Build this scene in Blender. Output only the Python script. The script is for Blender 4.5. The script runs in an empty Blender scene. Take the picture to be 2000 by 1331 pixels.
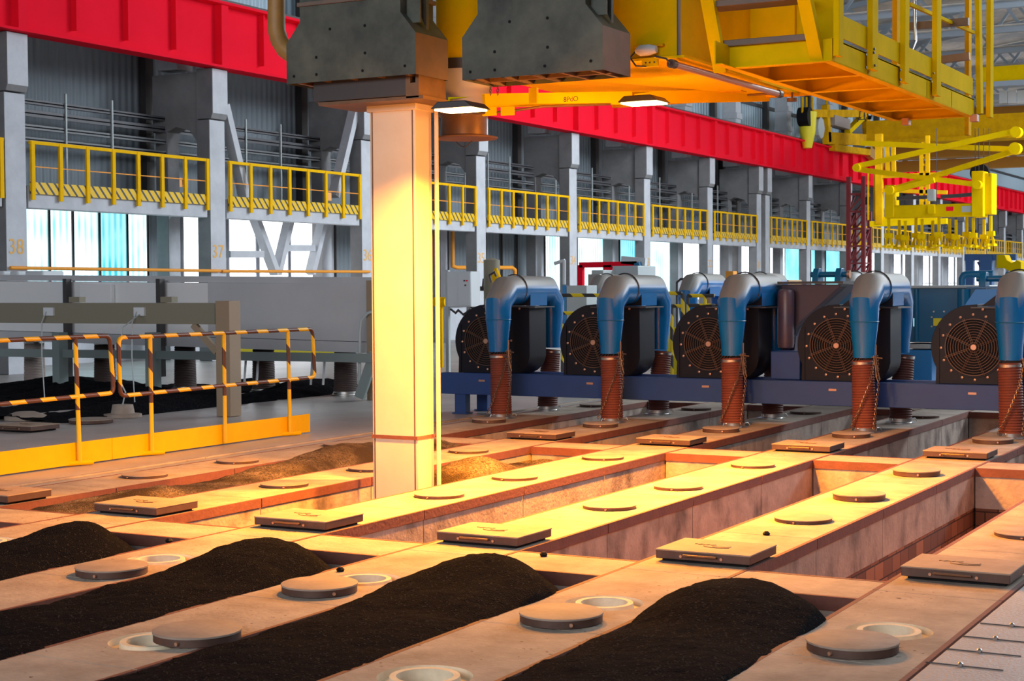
import bpy, math, random
from mathutils import Vector, Matrix, noise
random.seed(7)
SC = bpy.context.scene
COL = SC.collection
PI = math.pi

# ---------------------------------------------------------------- camera
FP, YAW, PITCH, ROLL, CH = 3146.57, -0.500273, -0.033955, -0.006113, 1.65
_d = Vector((math.sin(YAW)*math.cos(PITCH), math.cos(YAW)*math.cos(PITCH), math.sin(PITCH)))
_r0 = Vector((math.cos(YAW), -math.sin(YAW), 0)); _u0 = _r0.cross(_d)
_r = _r0*math.cos(ROLL) + _u0*math.sin(ROLL); _u = _u0*math.cos(ROLL) - _r0*math.sin(ROLL)
cam_data = bpy.data.cameras.new('camera'); cam = bpy.data.objects.new('camera', cam_data); COL.objects.link(cam)
cam.matrix_world = Matrix(((_r.x, _u.x, -_d.x, 0), (_r.y, _u.y, -_d.y, 0), (_r.z, _u.z, -_d.z, CH), (0, 0, 0, 1)))
cam_data.sensor_width = 36; cam_data.lens = FP/2000*36; cam_data.clip_end = 500
cam_data.dof.use_dof = True; cam_data.dof.focus_distance = 12.5; cam_data.dof.aperture_fstop = 8
SC.camera = cam

def at(px, py, X=None, Y=None, Z=None):
    """point of the hall seen at a pixel of the photograph, on the plane X=, Y= or Z="""
    k = _d + _r*((px-1000)/FP) - _u*((py-665.5)/FP)
    t = X/k.x if X is not None else Y/k.y if Y is not None else (Z-CH)/k.z
    return Vector((0, 0, CH)) + k*t

# ---------------------------------------------------------------- world, lights, exposure
w = bpy.data.worlds.new('daylight'); SC.world = w; w.use_nodes = True
w.node_tree.nodes['Background'].inputs[0].default_value = (0.55, 0.72, 1.0, 1)
w.node_tree.nodes['Background'].inputs[1].default_value = 0.13
SC.view_settings.view_transform = 'Standard'; SC.view_settings.look = 'None'
SC.view_settings.exposure = 0.0; SC.view_settings.gamma = 1.0

def area(name, loc, aim, sx, sy, power, color, spread=PI):
    l = bpy.data.lights.new(name, 'AREA'); l.shape = 'RECTANGLE'; l.size = sx; l.size_y = sy
    l.energy = power; l.color = color; l.spread = spread
    o = bpy.data.objects.new(name, l); COL.objects.link(o); o.location = loc
    o.rotation_euler = (Vector(aim)-Vector(loc)).to_track_quat('-Z', 'Y').to_euler(); return o
# daylight through the lantern in the roof, far above the furnace
for k in range(3):
    area('roof_lantern_light', (-2, 44+46*k, 15.2), (-5, 44+46*k, 0), 5, 44, 30000 if k else 26000, (0.84, 0.92, 1.0))
# daylight through the window band of the right-hand wall
area('window_band_light', (14, 42, 10), (-22, 55, 6), 60, 5, 3000, (0.84, 0.92, 1.0))
# added daylight fill behind the camera, brightens the faces turned towards it
area('added_rear_fill_light', (-5, -14, 7.5), (-10, 20, 2), 22, 6, 3300, (0.90, 0.94, 1.0))
SODIUM = (1.0, 0.36, 0.036)
LAMP1 = at(900, 214, X=-6.2); LAMP2 = at(1258, 201, X=-5.52)

# ---------------------------------------------------------------- materials
MATS = {}
def mat(name, col, rough=0.6, metal=0.0, col2=None, nscale=4.0, ncon=0.5, bump=0.0, bscale=30.0, emit=None, estr=0.0, spec=None, coord='pos', build=None):
    m = bpy.data.materials.new(name); m.use_nodes = True; MATS[name] = m
    nt = m.node_tree; N = nt.nodes; L = nt.links; b = N['Principled BSDF']
    b.inputs['Base Color'].default_value = (*col, 1); b.inputs['Roughness'].default_value = rough; b.inputs['Metallic'].default_value = metal
    if spec is not None: b.inputs['Specular IOR Level'].default_value = spec
    if emit: b.inputs['Emission Color'].default_value = (*emit, 1); b.inputs['Emission Strength'].default_value = estr
    if coord == 'pos': src = N.new('ShaderNodeNewGeometry').outputs['Position']
    else: src = N.new('ShaderNodeTexCoord').outputs['Object']
    m['_'] = 0
    base = None
    if col2:
        n = N.new('ShaderNodeTexNoise'); n.inputs['Scale'].default_value = nscale; n.inputs['Detail'].default_value = 5; n.inputs['Roughness'].default_value = 0.65
        L.new(src, n.inputs['Vector'])
        r = N.new('ShaderNodeMapRange'); r.inputs[1].default_value = 0.5-ncon/2; r.inputs[2].default_value = 0.5+ncon/2
        L.new(n.outputs['Fac'], r.inputs[0])
        x = N.new('ShaderNodeMix'); x.data_type = 'RGBA'; x.inputs[6].default_value = (*col, 1); x.inputs[7].default_value = (*col2, 1)
        L.new(r.outputs[0], x.inputs[0]); L.new(x.outputs[2], b.inputs['Base Color']); base = x.outputs[2]
    if bump:
        n = N.new('ShaderNodeTexNoise'); n.inputs['Scale'].default_value = bscale; n.inputs['Detail'].default_value = 4
        L.new(src, n.inputs['Vector'])
        bp = N.new('ShaderNodeBump'); bp.inputs['Strength'].default_value = bump; bp.inputs['Distance'].default_value = 0.02
        L.new(n.outputs['Fac'], bp.inputs['Height']); L.new(bp.outputs[0], b.inputs['Normal'])
    if build: build(nt, N, L, b, src, base)
    return m

def math_node(N, L, op, a, b_=None, c=None):
    n = N.new('ShaderNodeMath'); n.operation = op
    for i, v in enumerate((a, b_, c)):
        if v is None: continue
        if isinstance(v, (int, float)): n.inputs[i].default_value = v
        else: L.new(v, n.inputs[i])
    return n.outputs[0]
def mixc(N, L, f, a, b_):
    x = N.new('ShaderNodeMix'); x.data_type = 'RGBA'
    for i, v in ((0, f), (6, a), (7, b_)):
        if isinstance(v, (int, float)): x.inputs[i].default_value = v
        elif isinstance(v, tuple): x.inputs[i].default_value = (*v, 1)
        else: L.new(v, x.inputs[i])
    return x.outputs[2]
def stripes(ax, ay, az, period, duty, ca, cb, zsolid=None):
    def f(nt, N, L, b, src, base):
        s = N.new('ShaderNodeSeparateXYZ'); L.new(src, s.inputs[0])
        v = math_node(N, L, 'MULTIPLY', s.outputs[0], ax)
        v = math_node(N, L, 'MULTIPLY_ADD', s.outputs[1], ay, v)
        v = math_node(N, L, 'MULTIPLY_ADD', s.outputs[2], az, v)
        v = math_node(N, L, 'FRACT', math_node(N, L, 'DIVIDE', math_node(N, L, 'ADD', v, 500.0), period))
        v = math_node(N, L, 'GREATER_THAN', v, duty)
        if zsolid is not None:
            v = math_node(N, L, 'MULTIPLY', v, math_node(N, L, 'GREATER_THAN', s.outputs[2], zsolid))
        L.new(mixc(N, L, v, ca, cb), b.inputs['Base Color'])
    return f
def specks(amount, scale, col):
    """dust and grit lying on a surface: small irregular dark specks, denser in patches"""
    def f(nt, N, L, b, src, base):
        n = N.new('ShaderNodeTexNoise'); n.inputs['Scale'].default_value = scale; n.inputs['Detail'].default_value = 3; L.new(src, n.inputs['Vector'])
        p = N.new('ShaderNodeTexNoise'); p.inputs['Scale'].default_value = 1.6; L.new(src, p.inputs['Vector'])
        v = math_node(N, L, 'ADD', n.outputs['Fac'], math_node(N, L, 'MULTIPLY', p.outputs['Fac'], 0.35))
        v = math_node(N, L, 'GREATER_THAN', v, amount)
        L.new(mixc(N, L, v, base, col), b.inputs['Base Color'])
    return f

def stained(nt, N, L, b, src, base):
    mp = N.new('ShaderNodeMapping'); mp.inputs['Scale'].default_value = (4, 4, 2.2); L.new(src, mp.inputs[0])
    n = N.new('ShaderNodeTexNoise'); n.inputs['Scale'].default_value = 1.0; n.inputs['Detail'].default_value = 6; L.new(mp.outputs[0], n.inputs['Vector'])
    q = N.new('ShaderNodeTexNoise'); q.inputs['Scale'].default_value = 2.6; q.inputs['Detail'].default_value = 5; L.new(src, q.inputs['Vector'])
    v = math_node(N, L, 'MULTIPLY', n.outputs['Fac'], q.outputs['Fac'])
    r = N.new('ShaderNodeMapRange'); r.inputs[1].default_value = 0.25; r.inputs[2].default_value = 0.42; L.new(v, r.inputs[0])
    L.new(mixc(N, L, math_node(N, L, 'MULTIPLY', r.outputs[0], 0.75), base, (0.07, 0.045, 0.035)), b.inputs['Base Color'])
def bricks(nt, N, L, b, src, base):
    mp = N.new('ShaderNodeMapping'); s = N.new('ShaderNodeSeparateXYZ'); L.new(src, s.inputs[0])
    cx = N.new('ShaderNodeCombineXYZ'); L.new(math_node(N, L, 'ADD', s.outputs[0], s.outputs[1]), cx.inputs[0]); L.new(s.outputs[2], cx.inputs[1])
    k = N.new('ShaderNodeTexBrick'); k.inputs['Scale'].default_value = 1.0; k.inputs['Brick Width'].default_value = 0.23; k.inputs['Row Height'].default_value = 0.13
    k.inputs['Mortar Size'].default_value = 0.006; k.inputs['Color1'].default_value = (0.36, 0.15, 0.07, 1); k.inputs['Color2'].default_value = (0.16, 0.06, 0.03, 1); k.inputs['Mortar'].default_value = (0.05, 0.02, 0.012, 1)
    L.new(cx.outputs[0], k.inputs['Vector']); L.new(k.outputs['Color'], b.inputs['Base Color'])
def granules(nt, N, L, b, src, base):
    v = N.new('ShaderNodeTexVoronoi'); v.inputs['Scale'].default_value = 120; L.new(src, v.inputs['Vector'])
    c = N.new('ShaderNodeSeparateColor'); L.new(v.outputs['Color'], c.inputs[0])
    g = math_node(N, L, 'GREATER_THAN', c.outputs[0], 0.95)
    L.new(mixc(N, L, g, (0.007, 0.007, 0.009), (0.035, 0.032, 0.030)), b.inputs['Base Color'])
    bp = N.new('ShaderNodeBump'); bp.inputs['Strength'].default_value = 0.9; bp.inputs['Distance'].default_value = 0.012
    L.new(v.outputs['Distance'], bp.inputs['Height']); L.new(bp.outputs[0], b.inputs['Normal'])
def sandy(nt, N, L, b, src, base):
    granules(nt, N, L, b, src, base)
    n = N.new('ShaderNodeTexNoise'); n.inputs['Scale'].default_value = 1.7; n.inputs['Detail'].default_value = 5; L.new(src, n.inputs['Vector'])
    r = N.new('ShaderNodeMapRange'); r.inputs[1].default_value = 0.42; r.inputs[2].default_value = 0.62; L.new(n.outputs['Fac'], r.inputs[0])
    v = N.new('ShaderNodeTexVoronoi'); v.inputs['Scale'].default_value = 70; L.new(src, v.inputs['Vector'])
    c = N.new('ShaderNodeSeparateColor'); L.new(v.outputs['Color'], c.inputs[0])
    g = math_node(N, L, 'MULTIPLY', r.outputs[0], math_node(N, L, 'MULTIPLY_ADD', c.outputs[0], 0.9, 0.1))
    L.new(mixc(N, L, g, (0.05, 0.034, 0.022), (0.30, 0.22, 0.15)), b.inputs['Base Color'])
def corr(period, depth, c1=None, c2=None, per2=None):
    """corrugated sheet: ribs run upright along y"""
    def f(nt, N, L, b, src, base):
        s = N.new('ShaderNodeSeparateXYZ'); L.new(src, s.inputs[0])
        v = math_node(N, L, 'SINE', math_node(N, L, 'MULTIPLY', s.outputs[1], 2*PI/period))
        bp = N.new('ShaderNodeBump'); bp.inputs['Strength'].default_value = 1.0; bp.inputs['Distance'].default_value = depth
        L.new(v, bp.inputs['Height']); L.new(bp.outputs[0], b.inputs['Normal'])
    return f
def translucent(c1, c2, strength, period):
    def f(nt, N, L, b, src, base):
        s = N.new('ShaderNodeSeparateXYZ'); L.new(src, s.inputs[0])
        v = math_node(N, L, 'MULTIPLY_ADD', math_node(N, L, 'SINE', math_node(N, L, 'MULTIPLY', s.outputs[1], 2*PI/period)), 0.5, 0.5)
        n = N.new('ShaderNodeTexNoise'); n.inputs['Scale'].default_value = 1.1; L.new(src, n.inputs['Vector'])
        v = math_node(N, L, 'MULTIPLY', v, math_node(N, L, 'MULTIPLY_ADD', n.outputs['Fac'], 2.4, -0.5)); 
        cl = N.new('ShaderNodeClamp'); L.new(v, cl.inputs[0])
        L.new(mixc(N, L, cl.outputs[0], c1, c2), b.inputs['Emission Color']); b.inputs['Emission Strength'].default_value = strength
    return f

M = mat
m_top = M('dusty_concrete', (0.53, 0.43, 0.335), 0.85, col2=(0.22, 0.165, 0.12), nscale=2.4, ncon=0.55, bump=0.35, bscale=40, build=specks(0.90, 26, (0.10, 0.06, 0.04)))
m_band = M('rusty_steel_edge', (0.21, 0.068, 0.042), 0.75, col2=(0.14, 0.045, 0.03), nscale=8, ncon=0.5, bump=0.2)
m_conc = M('limewashed_concrete', (0.54, 0.42, 0.34), 0.9, col2=(0.34, 0.25, 0.20), nscale=4, ncon=0.5, bump=0.3, build=stained)
m_brick = M('fire_brick', (0.3, 0.12, 0.06), 0.9, build=bricks)
m_coke = M('packing_coke', (0.012, 0.012, 0.013), 0.95, spec=0.03, build=granules)
m_sand = M('dusty_coke', (0.1, 0.07, 0.05), 0.95, spec=0.1, build=sandy)
m_cover = M('dusty_rusted_iron', (0.43, 0.32, 0.23), 0.75, col2=(0.27, 0.18, 0.12), nscale=5, ncon=0.6, bump=0.15, build=specks(0.98, 45, (0.08, 0.05, 0.03)))
m_coverside = M('brown_iron', (0.13, 0.07, 0.05), 0.55, metal=0.3, col2=(0.08, 0.04, 0.03), nscale=10, ncon=0.5)
m_lid = M('grey_brown_iron', (0.42, 0.33, 0.255), 0.7, col2=(0.23, 0.175, 0.14), nscale=5, ncon=0.6, bump=0.1)
m_ceram = M('cream_ceramic', (0.85, 0.73, 0.52), 0.7, col2=(0.6, 0.5, 0.34), nscale=9)
m_floor = M('grey_floor_concrete', (0.46, 0.43, 0.40), 0.38, col2=(0.27, 0.245, 0.225), nscale=0.9, ncon=0.5, bump=0.08, build=specks(0.97, 14, (0.10, 0.08, 0.07)))
m_plate = M('tread_plate', (0.50, 0.47, 0.46), 0.5, metal=0.25, col2=(0.40, 0.36, 0.34), nscale=2, bump=0.5, bscale=55)
m_chrome = M('bright_steel', (0.6, 0.58, 0.55), 0.3, metal=1.0)
m_yel = M('yellow_paint', (0.92, 0.52, 0.001), 0.7, spec=0.1, col2=(0.82, 0.45, 0.002), nscale=6)
m_yelc = M('crane_yellow', (0.84, 0.55, 0.001), 0.85, col2=(0.62, 0.42, 0.002), nscale=2.2, ncon=0.6, bump=0.03, spec=0.03)
m_oran = M('crane_orange', (0.84, 0.46, 0.003), 0.8, spec=0.05, col2=(0.52, 0.27, 0.006), nscale=2)
m_haz = M('hazard_pipe', (0.8, 0.5, 0.01), 0.45, build=stripes(0.9, 1.0, 1.0, 0.37, 0.5, (0.85, 0.50, 0.005), (0.10, 0.035, 0.015), 0.52))
m_hazf = M('hazard_far', (0.8, 0.5, 0.01), 0.5, build=stripes(1.0, 1.0, 1.0, 0.40, 0.5, (0.85, 0.62, 0.01), (0.05, 0.045, 0.04)))
m_toe = M('hazard_board', (0.8, 0.5, 0.01), 0.5, build=stripes(0, 1.0, 0.9, 0.21, 0.70, (0.80, 0.50, 0.005), (0.035, 0.035, 0.04)))
m_red = M('red_paint', (0.92, 0.010, 0.036), 0.85, col2=(0.82, 0.008, 0.028), nscale=0.8, spec=0.08)
m_reddk = M('dark_red_paint', (0.20, 0.02, 0.025), 0.6)
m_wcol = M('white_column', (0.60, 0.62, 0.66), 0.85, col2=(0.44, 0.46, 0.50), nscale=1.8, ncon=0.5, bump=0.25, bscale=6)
m_gcol = M('grey_raw_shaded_concrete', (0.26, 0.26, 0.265), 0.85, col2=(0.17, 0.17, 0.175), nscale=1.6, ncon=0.5, bump=0.2, bscale=8)  # raw concrete; also stands in for the shaded column sides
m_sheet = M('grey_sheet', (0.22, 0.26, 0.29), 0.6, build=corr(0.21, 0.015))
m_sheetb = M('pale_blue_sheet', (0.42, 0.55, 0.64), 0.5, build=corr(0.30, 0.03))
m_winw = M('bright_window', (0.8, 0.9, 1), 0.5, emit=(0.95, 0.98, 1.0), estr=3.2)
m_winc = M('cyan_sheet', (0.3, 0.8, 0.9), 0.5, build=translucent((0.88, 0.97, 1.0), (0.16, 0.62, 0.74), 1.7, 0.19))
m_wint = M('teal_sheet', (0.1, 0.6, 0.7), 0.5, build=translucent((0.45, 0.90, 0.97), (0.02, 0.40, 0.50), 1.2, 0.19))
m_pillar = M('pale_steel_tube', (0.70, 0.60, 0.46), 0.6, col2=(0.60, 0.47, 0.33), nscale=2, ncon=0.7, bump=0.03)
m_hop = M('grey_green_hopper', (0.034, 0.038, 0.032), 0.6, metal=0.1, col2=(0.11, 0.115, 0.085), nscale=2.4, ncon=0.4, bump=0.08, bscale=12)
m_hopr = M('brown_hopper_side', (0.20, 0.13, 0.095), 0.6, metal=0.2, col2=(0.12, 0.10, 0.08), nscale=4)
m_black = M('black_steel', (0.006, 0.005, 0.006), 0.7, spec=0.2)
m_dark = M('dark_steel', (0.06, 0.055, 0.055), 0.45, metal=0.3)
m_brn = M('brown_steel', (0.22, 0.12, 0.06), 0.5, metal=0.4, col2=(0.12, 0.07, 0.04), nscale=6)
m_blue = M('blue_paint', (0.015, 0.20, 0.46), 0.25, col2=(0.012, 0.17, 0.40), nscale=3, spec=0.7)
m_bluef = M('navy_frame_paint', (0.014, 0.052, 0.21), 0.5, col2=(0.011, 0.042, 0.17), nscale=3)
m_bludk = M('dark_petrol_paint', (0.003, 0.13, 0.27), 0.35)
m_hood = M('galvanised_top', (0.40, 0.37, 0.33), 0.35, metal=0.4, col2=(0.33, 0.31, 0.28), nscale=5)
m_fan = M('black_fan_paint', (0.007, 0.008, 0.014), 0.45, col2=(0.011, 0.009, 0.013), nscale=4, spec=0.22)
m_grille = M('fan_wire', (0.17, 0.09, 0.055), 0.45, metal=0.5)
m_bolt = M('copper_bolt', (0.55, 0.30, 0.19), 0.4, metal=0.6)
m_hose = M('rust_red_hose', (0.20, 0.042, 0.020), 0.7, col2=(0.13, 0.03, 0.016), nscale=12)
m_hosed = M('dark_hose', (0.07, 0.045, 0.04), 0.7)
m_hosel = M('pale_hose', (0.34, 0.28, 0.25), 0.7)
m_chain = M('chain_steel', (0.30, 0.18, 0.11), 0.4, metal=0.8)
m_man = M('grey_duct_paint', (0.55, 0.56, 0.57), 0.55, col2=(0.46, 0.47, 0.48), nscale=0.8)
m_olive = M('olive_beam_paint', (0.22, 0.20, 0.14), 0.6)
m_tan = M('tan_beam_paint', (0.30, 0.22, 0.14), 0.6)
m_pgreen = M('grey_green_paint', (0.22, 0.27, 0.26), 0.55)
m_cab = M('cabinet_white', (0.62, 0.66, 0.68), 0.5)
m_pgrey = M('pale_grey_panel', (0.45, 0.50, 0.50), 0.5)
m_orange = M('orange_paint', (0.85, 0.32, 0.02), 0.6)
m_omark = M('faded_orange_stencil', (0.75, 0.42, 0.12), 0.7)
m_white = M('white_plate', (0.7, 0.7, 0.68), 0.5)
m_brightblue = M('bright_blue_paint', (0.02, 0.25, 0.62), 0.4)
m_greysheet = M('roof_sheet', (0.30, 0.32, 0.34), 0.6, col2=(0.70, 0.66, 0.58), nscale=0.35, ncon=0.25)
m_truss = M('truss_grey', (0.30, 0.36, 0.42), 0.6)
m_lampglow = M('sodium_lamp_glass', (1, 0.8, 0.4), 0.4, emit=(1.0, 0.66, 0.22), estr=25.0)
m_wood = M('pallet_wood', (0.42, 0.27, 0.14), 0.8)
m_yelbright = M('bright_yellow_barrier', (0.85, 0.72, 0.02), 0.5)

# ---------------------------------------------------------------- mesh helpers
class MB:
    def __init__(s): s.v = []; s.f = []; s.m = []; s.mi = 0
    def add(s, vs, fs):
        o = len(s.v); s.v += [tuple(v) for v in vs]; s.f += [tuple(i+o for i in f) for f in fs]; s.m += [s.mi]*len(fs); return s
    def box(s, x0, x1, y0, y1, z0, z1):
        return s.add([(x0,y0,z0),(x1,y0,z0),(x1,y1,z0),(x0,y1,z0),(x0,y0,z1),(x1,y0,z1),(x1,y1,z1),(x0,y1,z1)],
                     [(3,2,1,0),(4,5,6,7),(0,1,5,4),(1,2,6,5),(2,3,7,6),(3,0,4,7)])
    def bar(s, a, b, w, h, up=(0,0,1)):
        """rectangular bar from a to b, w across, h along 'up'"""
        a = Vector(a); b = Vector(b); t = (b-a).normalized(); up = Vector(up)
        if abs(t.dot(up)) > 0.99: up = Vector((0,1,0))
        sd = t.cross(up).normalized(); u2 = sd.cross(t)
        vs = [p + sd*(sx*w/2) + u2*(sy*h/2) for p in (a, b) for sx, sy in ((-1,-1),(1,-1),(1,1),(-1,1))]
        return s.add(vs, [(0,3,2,1),(4,5,6,7),(0,1,5,4),(1,2,6,5),(2,3,7,6),(3,0,4,7)])
    def sweep(s, pts, rad, n=12, caps=True, closed=False):
        pts = [Vector(p) for p in pts]; R = rad if isinstance(rad, (list, tuple)) else [rad]*len(pts)
        K = len(pts); rings = []; ref = None
        for i, p in enumerate(pts):
            a = pts[i-1] if (i or closed) else None; b = pts[(i+1) % K] if (i < K-1 or closed) else None
            t1 = (p-a).normalized() if a is not None else None; t2 = (b-p).normalized() if b is not None else None
            t = (t1+t2).normalized() if t1 is not None and t2 is not None else (t1 if t1 is not None else t2)
            if ref is None: ref = Vector((0,0,1)) if abs(t.z) < 0.9 else Vector((1,0,0))
            sd = t.cross(ref).normalized(); ref = sd.cross(t).normalized()
            st = 1/max(0.5, t.dot(t1)) if t1 is not None and t2 is not None else 1
            if t1 is not None and t2 is not None and st > 1.001:
                bi = (t2-t1).normalized()
                ring = []
                for k in range(n):
                    o = sd*math.cos(2*PI*k/n)*R[i] + ref*math.sin(2*PI*k/n)*R[i]; q = o.dot(bi); ring.append(p + o + bi*q*(st-1))
            else: ring = [p + sd*math.cos(2*PI*k/n)*R[i] + ref*math.sin(2*PI*k/n)*R[i] for k in range(n)]
            rings.append(ring)
        vs = [v for r in rings for v in r]; fs = []
        for i in range(K if closed else K-1):
            for k in range(n): fs.append((i*n+k, i*n+(k+1)%n, ((i+1)%K)*n+(k+1)%n, ((i+1)%K)*n+k))
        if caps and not closed: fs += [tuple(range(n-1,-1,-1)), tuple((K-1)*n+k for k in range(n))]
        return s.add(vs, fs)
    def cyl(s, a, b, r, n=20, r2=None): return s.sweep([a, b], [r, r if r2 is None else r2], n)
    def prism(s, poly, axis, a, b):
        """outline poly swept along an axis; poly in the other two axes (x:yz, y:xz, z:xy)"""
        def P(u, v, k): return (k,u,v) if axis == 'x' else (u,k,v) if axis == 'y' else (u,v,k)
        n = len(poly)
        return s.add([P(u,v,a) for u,v in poly]+[P(u,v,b) for u,v in poly],
                     [tuple(range(n-1,-1,-1)), tuple(range(n,2*n))]+[(i,(i+1)%n,n+(i+1)%n,n+i) for i in range(n)])
    def lathe(s, prof, c, n=32, axis='z'):
        """profile (r, h) turned about an axis through c"""
        vs = []; K = len(prof)
        for r, h in prof:
            for k in range(n):
                a = 2*PI*k/n; u, v = r*math.cos(a), r*math.sin(a)
                vs.append((c[0]+u, c[1]+v, c[2]+h) if axis == 'z' else (c[0]+u, c[1]+h, c[2]+v) if axis == 'y' else (c[0]+h, c[1]+u, c[2]+v))
        fs = [(i*n+k, i*n+(k+1)%n, (i+1)*n+(k+1)%n, (i+1)*n+k) for i in range(K-1) for k in range(n)]
        if prof[0][0] > 1e-6: fs.append(tuple(range(n-1,-1,-1)))
        if prof[-1][0] > 1e-6: fs.append(tuple((K-1)*n+k for k in range(n)))
        return s.add(vs, fs)
    def ring(s, c, R, r, axis='y', n=40, m=6):
        pts = []
        for k in range(n):
            a = 2*PI*k/n; u, v = R*math.cos(a), R*math.sin(a)
            pts.append((c[0]+u, c[1], c[2]+v) if axis == 'y' else (c[0]+u, c[1]+v, c[2]))
        return s.sweep(pts, r, m, closed=True)
    def build(s, name, m, parent=None, bevel=0.0, smooth=True):
        off = Vector((0,0,0)); p = parent
        while p is not None: off += p.location; p = p.parent
        me = bpy.data.meshes.new(name); me.from_pydata([tuple(Vector(v)-off) for v in s.v], [], s.f)
        ms = m if isinstance(m, (list, tuple)) else [m]
        for x in ms: me.materials.append(x)
        if len(ms) > 1: me.polygons.foreach_set('material_index', s.m)
        me.validate(); me.update()
        import bmesh
        bm = bmesh.new(); bm.from_mesh(me); bmesh.ops.recalc_face_normals(bm, faces=bm.faces); bm.to_mesh(me); bm.free()
        if smooth: me.shade_smooth(); me.set_sharp_from_angle(angle=math.radians(38))
        o = bpy.data.objects.new(name, me); COL.objects.link(o); o.parent = parent
        if bevel:
            b = o.modifiers.new('edge', 'BEVEL'); b.width = bevel; b.segments = 2; b.limit_method = 'ANGLE'
        return o

def tag(o, label=None, cat=None, group=None, kind=None):
    if label: o['label'] = label
    if cat: o['category'] = cat
    if group: o['group'] = group
    if kind: o['kind'] = kind
    return o
def thing(name, loc, label=None, cat=None, group=None):
    o = bpy.data.objects.new(name, None); COL.objects.link(o); o.location = loc; o.empty_display_size = 0.1
    return tag(o, label, cat, group)
def copy_tree(o, parent=None):
    c = o.copy(); COL.objects.link(c); c.parent = parent
    for ch in list(o.children): copy_tree(ch, c)
    return c
class Proto:
    """first call builds the thing, later calls copy it with its parts"""
    def __init__(s, fn): s.fn = fn; s.o = None
    def put(s, loc, label, cat, group=None, rz=0.0, scale=None):
        if s.o is None: s.o = s.fn(); o = s.o
        else: o = copy_tree(s.o)
        o.location = loc; o.rotation_euler = (0, 0, rz)
        if scale: o.scale = scale
        else: o.scale = (1, 1, 1)
        tag(o, label, cat, group); return o
def text(name, body, size, m, loc, rot, parent=None, ext=0.002):
    c = bpy.data.curves.new(name, 'FONT'); c.body = body; c.size = size; c.extrude = ext; c.align_x = 'CENTER'; c.align_y = 'CENTER'
    c.materials.append(m); t_ = bpy.data.objects.new(name, c); COL.objects.link(t_); bpy.context.view_layer.update()
    me = bpy.data.meshes.new_from_object(t_.evaluated_get(bpy.context.evaluated_depsgraph_get())); bpy.data.objects.remove(t_)
    o = bpy.data.objects.new(name, me); COL.objects.link(o); o.parent = parent
    off = Vector((0,0,0)); p = parent
    while p is not None: off += p.location; p = p.parent
    o.location = Vector(loc)-off; o.rotation_euler = rot; return o
FACE_X = (PI/2, 0, PI/2)     # lettering that faces +X
FACE_NY = (PI/2, 0, 0)       # lettering that faces -Y

#==SETTING==
# ---------------------------------------------------------------- measures of the furnace
PX = 1.4935; SEC = 6.317
def FX(i): return -8.056 + PX*i
FL, FR = -0.355, 0.32            # flue wall edges from its centre line
ROW0 = 8.50                       # seam between the near and the middle section
WX = -23.29; WBACK = -25.45

def struct(mb, name, m, **k):
    o = mb.build(name, m, **k); o['kind'] = 'structure'; return o
f = MB()
f.box(-25.6, FX(-1)+FL-0.01, -2, 170, -0.3, -0.004)
f.box(FX(-1)+FL-0.01, 16, 21.75, 170, -0.3, -0.004)
f.box(FX(4)+FR+0.02, 16, -2, 21.75, -0.3, -0.02)
f.box(-12, 2, 0, 22.5, -3.3, -3.2)
struct(f, 'floor', m_floor, smooth=False)
# left wall: dark grey sheet below the crane beam, pale blue sheet above it
f = MB(); f.box(WBACK-0.1, WBACK, -2, 170, 3.35, 8.6)
struct(f, 'wall_left', m_sheet, smooth=False)
f = MB(); f.box(WBACK-0.1, WBACK, -2, 170, 8.6, 13.2)
struct(f, 'wall_left_upper', m_sheetb, smooth=False)
# roof
f = MB(); f.prism([(-25.6, 13.1), (-5, 15.6), (-5, 15.8), (-25.6, 13.3)], 'y', 26, 170)
f.prism([(2, 15.6), (16, 13.8), (16, 14.0), (2, 15.8)], 'y', 26, 170)
struct(f, 'ceiling', m_greysheet, smooth=False)
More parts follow.
